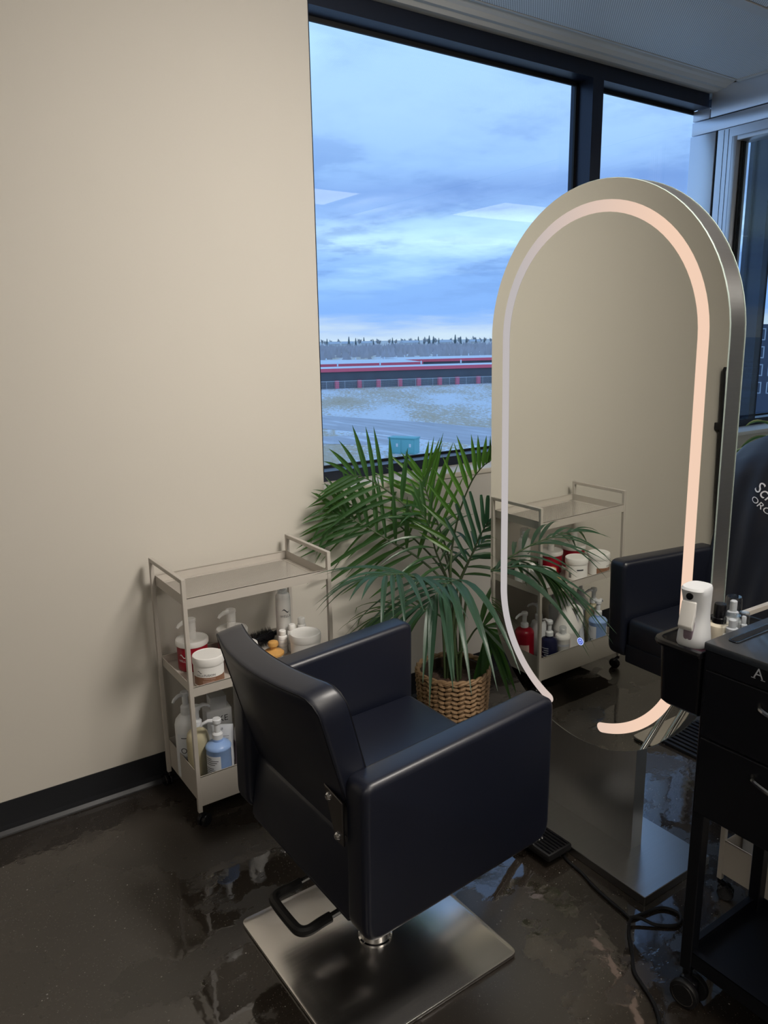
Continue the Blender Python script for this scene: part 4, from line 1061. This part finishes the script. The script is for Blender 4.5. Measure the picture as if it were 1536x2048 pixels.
# ================================================================== BLACK SALON TROLLEY
def make_trolley():
    X0, X1, Y1, Y0 = 1.388, 1.690, .856, .430
    t = empty('salon_trolley', ((X0+X1)/2, (Y0+Y1)/2, 0), label='black metal salon trolley with drawers, side tub and open bottom shelf', cat='trolley')
    m = MB(); m.box((X0+.004, Y0+.004, .485), (X1-.004, Y1-.004, .868)); wp(m, 'body', M['blackm'], t)
    # top with a raised rim and a slot
    m = MB(); m.box((X0-.002, Y0, .866), (X1+.002, Y1+.002, .884), bev=.003)
    top = wp(m, 'top_tray', M['blackt'], t)
    m = MB(); m.prism(rpoly([(X0+.040, Y1-.046), (X0+.040, Y1-.022), (X1-.04, Y1-.022), (X1-.04, Y1-.046)], .010, 4), 'z', .8845, .8865, bev=.0008, seg=1); sub(m, 'slot_rim', M['black'], top, t)
    m = MB(); m.prism(rpoly([(X0+.044, Y1-.042), (X0+.044, Y1-.026), (X1-.044, Y1-.026), (X1-.044, Y1-.042)], .008, 4), 'z', .8866, .8870); sub(m, 'slot', M['gasket'], top, t)
    m = MB(); m.tube([(X1+.004, Y0+.01, .888), (X1+.004, Y1-.01, .888)], .004, 8); sub(m, 'rail', M['black'], top, t)
    # drawers on the face towards the chair
    zs = [(.488, .668), (.672, .824)]
    for z0, z1 in zs:
        m = MB(); m.box((X0-.002, Y0+.006, z0), (X0+.006, Y1-.006, z1), bev=.002, seg=1); d = wp(m, 'drawer', M['blackm'], t)
        yc, w, zc_ = (Y0+Y1)/2, .085, z1-.032
        m = MB(); m.tube(smooth_path([(X0-.002, yc-w, zc_), (X0-.018, yc-w*.8, zc_-.004), (X0-.026, yc, zc_-.010), (X0-.018, yc+w*.8, zc_-.004), (X0-.002, yc+w, zc_)], 5), .0055, 8); sub(m, 'handle', M['chromed'], d, t)
    m = MB(); m.box((X0-.002, Y0+.004, .828), (X0+.004, Y1-.004, .866)); fas = wp(m, 'fascia', M['blackm'], t)
    m = MB(); am = Matrix.Translation((X0-.0026, .737, .8555)) @ Matrix.Rotation(R(-90), 4, 'Z') @ Matrix.Rotation(R(90), 4, 'X')
    for u in (-.0100, .0100): m.add([(am @ Vector(q))[:] for q in ((u-.0045, -.0112, 0), (u+.0045, -.0112, 0), (u+.0045, -.0098, 0), (u-.0045, -.0098, 0))], [(0, 1, 2, 3)])
    text_flat(m, 'A', .030, Matrix.Translation((X0-.0026, .737, .8555)) @ Matrix.Rotation(R(-90), 4, 'Z') @ Matrix.Rotation(R(90), 4, 'X')); sub(m, 'lettering', M['inkg'], fas, t, label='silver letter A')
    # legs
    q = .028
    for x in (X0, X1-q):
        for y in (Y0, Y1-q):
            m = MB(); m.box((x, y, .082), (x+q, y+q, .868), bev=.002, seg=1); leg = wp(m, 'leg', M['blackm'], t)
            for zz in (.50, .70):
                m = MB(); m.lathe([(.004, 0), (.0035, .0012), (.001, .0018)], seg=10, mat=Matrix.Translation((x, y+q*.6, zz)) @ Matrix.Rotation(R(-90), 4, 'Y')); sub(m, 'screw', M['chromed'], leg, t)
            cx, cy = x+q/2+(-.008 if x == X0 else .008), y+q/2-.012
            m = MB(); m.cyl((x+q/2, y+q/2, .084), (x+q/2, y+q/2, .062), .011, 12); m.box((cx-.011, cy-.020, .020), (cx+.011, cy+.020, .066), bev=.006); ca = wp(m, 'caster', M['black'], t)
            for s in (-1, 1):
                mt = Matrix.Translation((cx+s*.0185, cy, .0335)) @ Matrix.Rotation(R(8), 4, 'Z') @ Matrix.Rotation(R(90), 4, 'Y')
                m = MB(); m.lathe([(.024, -.0085), (.0315, -.0075), (.0335, -.004), (.0335, .004), (.0315, .0075), (.024, .0085)], seg=30, mat=mt)
                wh = sub(m, 'wheel', M['rubber'], ca, t)
                m = MB(); m.lathe([(.0235, s*.0088-.0006), (.0255, s*.0088-.0006), (.0255, s*.0088+.0006), (.0235, s*.0088+.0006)], seg=30, mat=mt, cap=False); sub(m, 'wheel_ring', M['chrome'], ca, t)
    # open bottom shelf: a shallow tray
    m = MB(); m.box((X0+.004, Y0+.004, .108), (X1-.004, Y1-.004, .112))
    for lo, hi in (((X0+.002, Y0+.026), (X0+.005, Y1-.026)), ((X1-.005, Y0+.026), (X1-.002, Y1-.026)), ((X0+.026, Y1-.005), (X1-.026, Y1-.002)), ((X0+.026, Y0+.002), (X1-.026, Y0+.005))):
        m.box((lo[0], lo[1], .100), (hi[0], hi[1], .138))
    m.box((X0+.002, Y0+.026, .136), (X0+.016, Y1-.026, .1385)); m.box((X0+.026, Y1-.016, .136), (X1-.026, Y1-.002, .1385))
    wp(m, 'bottom_shelf', M['blackm'], t)
    # side tub hung on the far side
    m = MB(); ty0, ty1, tx0, tx1 = .862, .972, 1.386, 1.660
    def loop(ins, z):
        return [(x, y, z) for x, y in rpoly([(tx0+ins, ty0+ins*.3), (tx1-ins, ty0+ins*.3), (tx1-ins, ty1-ins), (tx0+ins, ty1-ins)], [.006, .006, max(.03-ins*.5, .01), max(.03-ins*.5, .01)], 5)]
    secs = [loop(.012, .705), loop(.005, .712), loop(.0, .842), loop(-.010, .846), loop(-.012, .852), loop(-.010, .858), loop(.0, .859), loop(.004, .853), loop(.010, .722), loop(.02, .716)]
    n = len(secs[0]); vs = [v for s_ in secs for v in s_]; fs = []
    for i in range(len(secs)-1):
        for k in range(n): k2 = (k+1) % n; fs.append((i*n+k, i*n+k2, (i+1)*n+k2, (i+1)*n+k))
    fs.append(tuple(range(n-1, -1, -1))); fs.append(tuple((len(secs)-1)*n+k for k in range(n)))
    m.add(vs, fs, 0, True); wp(m, 'side_tub', M['black'], t)
    return t
M['chromed'] = pmat('dark_chrome', (.30, .30, .31), .18, metal=1)
make_trolley()

# ---- things in the tub
TB = .718
t = empty('spray_bottle', (1.431, .911, TB), R(188), label='white continuous spray bottle with pink liquid standing in the trolley tub', cat='bottle')
# body of the mister, built as stacked oval sections (x = nozzle direction)
def ovals(secs, N=28):
    vs = []; fs = []
    for z, cx, a, b in secs:
        for k in range(N):
            th = 2*math.pi*k/N; c, s = math.cos(th), math.sin(th); e = .72
            vs.append((cx+a*math.copysign(abs(c)**e, c), b*math.copysign(abs(s)**e, s), z))
    for i in range(len(secs)-1):
        for k in range(N): k2 = (k+1) % N; fs.append((i*N+k, i*N+k2, (i+1)*N+k2, (i+1)*N+k))
    fs.append(tuple(range(N-1, -1, -1))); fs.append(tuple((len(secs)-1)*N+k for k in range(N))); return vs, fs
m = MB(); m.add(*ovals([(0, 0, .030, .030), (.004, 0, .032, .032), (.118, 0, .031, .031), (.150, 0, .028, .028)]), 0, True); m.build('reservoir', M['pinkliq'], t)
m = MB(); m.add(*ovals([(.134, 0, .031, .0315), (.138, 0, .033, .033), (.158, .0, .031, .0315), (.182, -.003, .026, .028), (.204, -.004, .0235, .0262), (.226, -.003, .0255, .0265), (.250, .001, .0315, .0275), (.262, .003, .0345, .028), (.267, .002, .032, .0255)]), 0, True); hd_ = m.build('spray_head', M['wplas2'], t)
m = MB(); m.prism(rpoly([(.031, .240), (.037, .238), (.050, .186), (.045, .176), (.039, .177), (.030, .208)], [.002, .003, .008, .006, .004, .002], 4), 'y', -.016, .016, bev=.003); m.build('trigger', M['wplas'], t)
m = MB(); m.lathe([(.0075, 0), (.0075, .003), (.004, .0035)], seg=18, mat=Matrix.Translation((.0335, .0, .250)) @ Matrix.Rotation(R(90), 4, 'Y')); m.build('nozzle', M['black'], t)
m = MB(); m.prism(rpoly([(-.010, .150), (.010, .150), (.010, .196), (-.010, .196)], .009, 5), 'x', .018, .0315, bev=.001)
m.build('finger_opening', M['mauvel'], t)
t = empty('cream_bottle', (1.555, .930, TB), label='cream bottle with black cap in the trolley tub', cat='bottle')
m = MB(); m.lathe([(.025, 0), (.0275, .004), (.0275, .138), (.026, .144), (.018, .148)], seg=36); m.build('body', M['cream'], t)
m = MB(); m.lathe([(.0155, .145), (.0155, .160), (.0140, .162), (.0135, .190), (.0125, .193), (0, .193)], seg=26); m.build('cap', M['black'], t)
for (x, y, h, r, lab) in ((1.612, .932, .198, .020, 'tall clear capped pump bottle at the back of the trolley tub'), (1.548, .8935, .178, .0205, 'wide clear capped white bottle in front of the other tub bottles'),
                          (1.598, .896, .173, .013, 'small clear capped bottle at the far end of the trolley tub')):
    t = empty('capped_bottle', (x, y, TB), label=lab, cat='bottle')
    bh = h*.70; m = MB(); m.lathe([(r*.92, 0), (r, .004), (r, bh), (r*.85, bh+.006), (r*.6, bh+.009)], seg=30); m.build('body', M['wplas'], t)
    m = MB(); m.lathe([(r*.62, bh+.006), (r*.62, bh+.022), (r*.40, bh+.024), (r*.40, h-.012), (r*.3, h-.010)], seg=20); m.build('pump', M['wplas2'], t)
    m = MB(); m.lathe([(r*.93, bh+.004), (r*.90, h-.006), (r*.80, h), (0, h)], seg=30); m.build('cap', M['clear'], t)

# ================================================================== PALM IN A BASKET
PX, PY = 1.70, 2.06
def make_palm():
    t = empty('potted_palm', (PX, PY, 0), label='bushy green palm in a round woven basket in front of the window', cat='plant')
    rt, rb_, hz = .132, .112, .305
    m = MB(); m.lathe([(rb_-.006, 0), (rb_-.004, .01), (rt-.010, hz-.01), (rt-.018, hz-.01), (rt-.02, hz-.05)], c=(PX, PY, 0), seg=40, cap=False); bk = wp(m, 'basket', M['weaved'], t)
    # chunky woven strands
    m = MB(); rows, cols = 17, 34
    for i in range(rows):
        z = .010+i*(hz-.02)/(rows-1); rr = rb_+(rt-rb_)*(z/hz)
        for k in range(cols):
            a = 2*math.pi*(k+.5*(i % 2)*.35)/cols; da = math.pi/cols*1.12
            pts = []
            for q in range(5):
                s_ = -1+q*.5; aa = a+s_*da; bulge = .0045*(1-s_*s_)+.0005; zz = z+.0052*s_*(1 if k % 2 else -1)
                pts.append((PX+(rr+bulge)*math.cos(aa), PY+(rr+bulge)*math.sin(aa), zz))
            m.tube(pts, .008, 5, radii=[.004, .0078, .0088, .0078, .004])
    sub(m, 'weave', M['weave'], bk, t, kind='stuff')
    m = MB()
    for ph in (0, 1):
        pts = [(PX+(rt+.002+.004*math.cos(k*.9+ph*3.14))*math.cos(2*math.pi*k/80), PY+(rt+.002+.004*math.cos(k*.9+ph*3.14))*math.sin(2*math.pi*k/80), hz-.004+.005*math.sin(k*.9+ph*3.14)) for k in range(80)]
        m.tube(pts, .006, 6, closed=True)
    sub(m, 'braided_rim', M['weave'], bk, t)
    m = MB(); m.lathe([(rt-.022, .20), (rt-.017, hz-.03), (rt-.014, hz-.028), (rt-.020, .19)], c=(PX, PY, 0), seg=36, cap=False); wp(m, 'nursery_pot', M['potin'], t)
    m = MB(); vs = []; fs = []; NR, NA = 10, 36; r3 = random.Random(2)
    for i in range(NR+1):
        r_ = (rt-.02)*i/NR
        for k in range(NA):
            a = 2*math.pi*k/NA; p = Vector((PX+r_*math.cos(a), PY+r_*math.sin(a), 0)); z = .262+.016*mnoise.noise(p*28)+.010*mnoise.noise(p*75)-.004*i/NR
            vs.append((p.x, p.y, z))
    for i in range(NR):
        for k in range(NA): k2 = (k+1) % NA; fs.append((i*NA+k, i*NA+k2, (i+1)*NA+k2, (i+1)*NA+k))
    m.add(vs, fs, 0, True); wp(m, 'soil', M['soil'], t)

    CAMV = Vector((0, 0, H))
    def leaflet(p0, d, L, w, droop, nrm, fr, mat, blunt=False, fold=.25):
        N = 8; vs = []; fs = []; side = d.cross(nrm)
        if side.length < 1e-4: side = d.cross(Vector((1, 0, 0)))
        side.normalize(); nn = side.cross(d).normalized(); prev = None
        for k in range(N+1):
            s_ = k/N; c = p0+d*(L*s_)+Vector((0, 0, -1))*(droop*L*s_*s_)
            ww = w*(min(1, .35+s_*3.2))*(1-max(0, (s_-.35)/.65)**1.7)
            if blunt: ww = w*min(1, .4+s_*3)*(1-.25*s_) if s_ < .97 else w*.55
            if k == N and not blunt: ww = w*.03
            for q_ in (c+side*ww*.5+nn*ww*fold, c.copy(), c-side*ww*.5+nn*ww*fold):
                q_.y = min(q_.y, WY-.012)                        # leaves lie against the wall, never in it
                if 1.672 < q_.x < 1.772 and q_.y < 1.872 and q_.z > .28: q_.y = 1.872
                vs.append(q_[:])
        for k in range(N):
            a = k*3; fs += [(a, a+1, a+4, a+3), (a+1, a+2, a+5, a+4)]
        m = MB(); m.add(vs, fs, 0, True); sub(m, 'leaflet', mat, fr, t)
    def frond(pts, n, L, w, nmode, droop, mat, up0=.55, base_u=(0, 0), start=.30, asym=0, blunt=False, seed=0, sides=(1, -1)):
        r4 = random.Random(seed)
        a = r4.uniform(0, 6.28); root = Vector((PX+.022*math.cos(a)+base_u[0], PY+.022*math.sin(a)+base_u[1], .255))
        first_ = Vector(pts[0]); mid = root.lerp(first_, .55)+Vector((0, 0, .02)); mid.x = root.x+(first_.x-root.x)*.40; mid.y = root.y+(first_.y-root.y)*.40
        pet = smooth_path([root, mid, first_, pts[1]], 5)[:11]
        rach = smooth_path([mid]+[Vector(p) for p in pts], 8)[8:]
        path = pet+rach[1:]; n_ = len(path)
        m = MB(); m.tube(path, .004, 6, radii=[.0055*(1-.78*k/(n_-1)) for k in range(n_)]); fr = wp(m, 'frond', M['stem'], t)
        for k in range(n):
            s_ = start+(1-start)*(k+.5)/n; s_ = min(s_, .999)
            for sd in sides:
                ss = min(.999, max(0, s_+(.5/n)*(.5 if sd == 1 else -.5)*(1-start)))
                idx = ss*(len(rach)-1); i0 = int(idx); f_ = idx-i0; i1 = min(i0+1, len(rach)-1)
                p = rach[i0].lerp(rach[i1], f_); tg = (rach[min(i0+2, len(rach)-1)]-rach[max(i0-1, 0)]).normalized()
                view = (CAMV-p).normalized()
                nv = {'c': view, 'u': Vector((0, 0, 1)), 'm': (view*.6+Vector((0, 0, .8))).normalized(), 'x': Vector((-.8, -.3, .4)).normalized()}[nmode]
                lat = tg.cross(nv).normalized()*sd
                ang = R(58)*(1-s_)**.8*1.0+R(16)+R(r4.uniform(-6, 6))
                d = (tg*math.cos(ang)+lat*math.sin(ang)+nv*r4.uniform(-.10, .22)).normalized()
                if lat.z > .2 and asym: d = (d+Vector((0, 0, asym))).normalized()
                prof_ = (.62+.62*math.sin(math.pi*min(1, (s_*.9+.12))))
                l_ = L*prof_*r4.uniform(.88, 1.1)
                dr = droop*r4.uniform(.6, 1.35)
                if p.y+d.y*l_ > WY-.03: d.y = (WY-.03-p.y)/l_*.9; d.normalize()
                leaflet(p, d, l_, w*r4.uniform(.85, 1.15), dr, nv, fr, mat, blunt)
    LF, LB, LL = M['leaf'], M['leafb'], M['leafl']
    frond([(1.693,2.100,0.620),(1.642,2.200,0.712),(1.573,2.280,0.770),(1.506,2.330,0.823),(1.448,2.360,0.861),(1.394,2.370,0.886)], 11, .235, .0175, 'c', .18, LF, start=.14, asym=.18, seed=1)
    frond([(1.750,2.170,0.710),(1.673,2.240,0.850),(1.606,2.290,0.935),(1.535,2.310,0.990),(1.476,2.320,1.022),(1.420,2.320,1.035)], 9, .22, .0175, 'c', .18, LF, start=.18, asym=.34, seed=2)
    frond([(1.774,2.170,0.666),(1.765,2.220,0.795),(1.753,2.260,0.888),(1.740,2.280,0.955),(1.730,2.280,1.005)], 10, .20, .0150, 'c', .02, LL, start=.20, asym=.9, seed=3)
    frond([(1.670,2.040,0.700),(1.690,2.050,0.800),(1.700,2.020,0.925),(1.703,1.965,1.030),(1.706,1.915,1.085),(1.708,1.880,1.108)], 13, .150, .0165, 'c', .04, LL, start=.10, asym=.30, seed=4, sides=(-1,))
    frond([(1.687,2.020,0.528),(1.658,1.965,0.668),(1.575,1.915,0.705),(1.490,1.880,0.697),(1.445,1.865,0.672)], 9, .30, .0235, 'u', .62, LB, start=.36, seed=5)
    frond([(1.665,2.050,0.581),(1.529,2.000,0.688),(1.415,1.960,0.747),(1.326,1.930,0.772),(1.235,1.910,0.783)], 10, .235, .0175, 'u', .50, LB, start=.22, seed=6)
    frond([(1.712,2.020,0.385),(1.755,2.000,0.460),(1.788,1.985,0.475),(1.806,1.975,0.445),(1.812,1.972,0.400)], 7, .21, .024, 'c', .35, LF, start=.35, seed=7)
    frond([(1.694,2.100,0.482),(1.622,2.160,0.530),(1.543,2.210,0.523),(1.472,2.240,0.490)], 9, .24, .0165, 'u', .55, LF, start=.22, seed=8)
    frond([(1.700,2.030,0.640),(1.710,1.970,0.765),(1.715,1.925,0.850),(1.716,1.895,0.895)], 6, .16, .017, 'c', .05, LB, start=.2, asym=.7, blunt=True, seed=9)
    frond([(1.790,2.220,0.610),(1.696,2.320,0.766),(1.590,2.370,0.862),(1.479,2.390,0.903),(1.391,2.390,0.896)], 11, .20, .0120, 'c', .45, LF, start=.2, seed=10)
    frond([(1.717,2.110,0.615),(1.665,2.120,0.752),(1.640,2.125,0.850),(1.600,2.130,0.915)], 10, .20, .0150, 'm', .40, LF, start=.05, seed=11)
    frond([(1.737,2.080,0.597),(1.802,2.100,0.677),(1.856,2.120,0.722),(1.902,2.130,0.742)], 8, .18, .0150, 'm', .45, LF, start=.1, seed=12)
    # short bare canes in the middle
    for k in range(5):
        a = k*1.3; m = MB(); m.tube(smooth_path([(PX+.03*math.cos(a), PY+.03*math.sin(a), .25), (PX+.035*math.cos(a), PY+.035*math.sin(a), .42), (PX+.05*math.cos(a+.3), PY+.05*math.sin(a+.3), .60)], 4), .005, 6); wp(m, 'cane', M['stem'], t)
make_palm()

# striped house plant on the ledge beyond the second chair
def make_striped():
    bx_, by_, bz = 3.40, 1.86, .0
    t = empty('striped_plant', (3.62, 1.93, 0), label='green and yellow striped leafy plant behind the second chair', cat='plant')
    m = MB(); m.lathe([(.10, 0), (.13, .01), (.15, .30), (.14, .31), (.13, .28), (0, .27)], c=(3.62, 1.93, 0), seg=30, cap=False); wp(m, 'pot', M['wplas'], t)
    m = MB(); m.tube(smooth_path([(3.62, 1.93, .26), (3.61, 1.93, .60), (3.60, 1.92, 1.02)], 5), .012, 8); wp(m, 'cane', M['stem'], t)
    r5 = random.Random(11)
    for k in range(26):
        a = k*2.4+.3; el = r5.uniform(.15, .9); L = r5.uniform(.24, .34); p0 = Vector((3.60, 1.92, 1.04-.012*k)); d = Vector((math.cos(a)*math.cos(el), math.sin(a)*math.cos(el), math.sin(el)))
        side = d.cross(Vector((0, 0, 1))).normalized(); vs = []; fs = []; mi = []
        N = 8
        for q in range(N+1):
            s_ = q/N; c = p0+d*L*s_+Vector((0, 0, -.55*L*s_*s_)); w = .046*math.sin(math.pi*min(.98, .12+.86*s_))**.8
            vs += [(c+side*w*x+Vector((0, 0, .10*w*abs(x)*6)))[:] for x in (-.5, -.33, -.08, .08, .33, .5)]
        m = MB(); b = 0
        for q in range(N):
            for j in range(5):
                a_ = q*6+j; fs.append((a_, a_+1, a_+7, a_+6)); mi.append(1 if j in (0, 4, 2) else 0)
        m.v += vs; m.f += fs; m.mi += mi; m.sm += [True]*len(fs); m.v = [(min(v[0], XP-.012), v[1], v[2]) for v in m.v]; wp(m, 'leaf', [M['varieg'], M['varieg2']], t)
make_striped()

# ================================================================== FLOOR CABLE, STREAK, POLE
cord = [(1.567,1.387),(1.535,1.334),(1.525,1.264),(1.512,1.217),(1.502,1.154),(1.497,1.100),(1.496,1.072),(1.530,1.062),(1.590,1.048),(1.611,1.018),(1.602,.993),(1.570,.986),(1.529,1.016),(1.506,1.050),(1.484,1.062),(1.448,1.039),(1.401,.992),(1.360,.955),(1.341,.915),(1.324,.875),(1.297,.838),(1.268,.811),(1.22,.74),(1.15,.60)]
m = MB(); zz = [.0055]*len(cord)
for k in range(13, 15): zz[k] = .0145
m.tube(smooth_path([(x, y, z) for (x, y), z in zip(cord, zz)], 6), .0045, 8)
o = m.build('power_cable', M['rubber'], org=(1.5, 1.05, 0)); tag(o, 'black power cable looping on the dark floor from the mirror foot', 'cable')
t = empty('black_pole', (-.455, 2.40, 0), label='slim black round topped pole with a clip by the beige wall, seen in the mirror', cat='pole')
m = MB(); m.tube([(-.455, 2.40, 0), (-.455, 2.42, .6), (-.455, 2.425, 1.26), (-.455, 2.425, 1.285)], .024, 14, radii=[.02, .022, .024, .012]); wp(m, 'shaft', M['black'], t)
m = MB(); m.box((-.49, 2.39, .95), (-.42, 2.4518, .99), bev=.004); wp(m, 'clip', M['black'], t)

t = empty('ribbed_mat', (2.45, 1.47, 0), label='black ribbed rubber mat on the floor behind the mirror foot', cat='mat')
m = MB(); m.box((2.33, 1.22, 0), (2.58, 1.60, .014), bev=.004); base_ = wp(m, 'mat_base', M['rubber'], t)
for k in range(9):
    m = MB(); m.box((2.345+k*.0255, 1.23, .014), (2.358+k*.0255, 1.59, .022), bev=.002, seg=1); sub(m, 'rib', M['black'], base_, t)
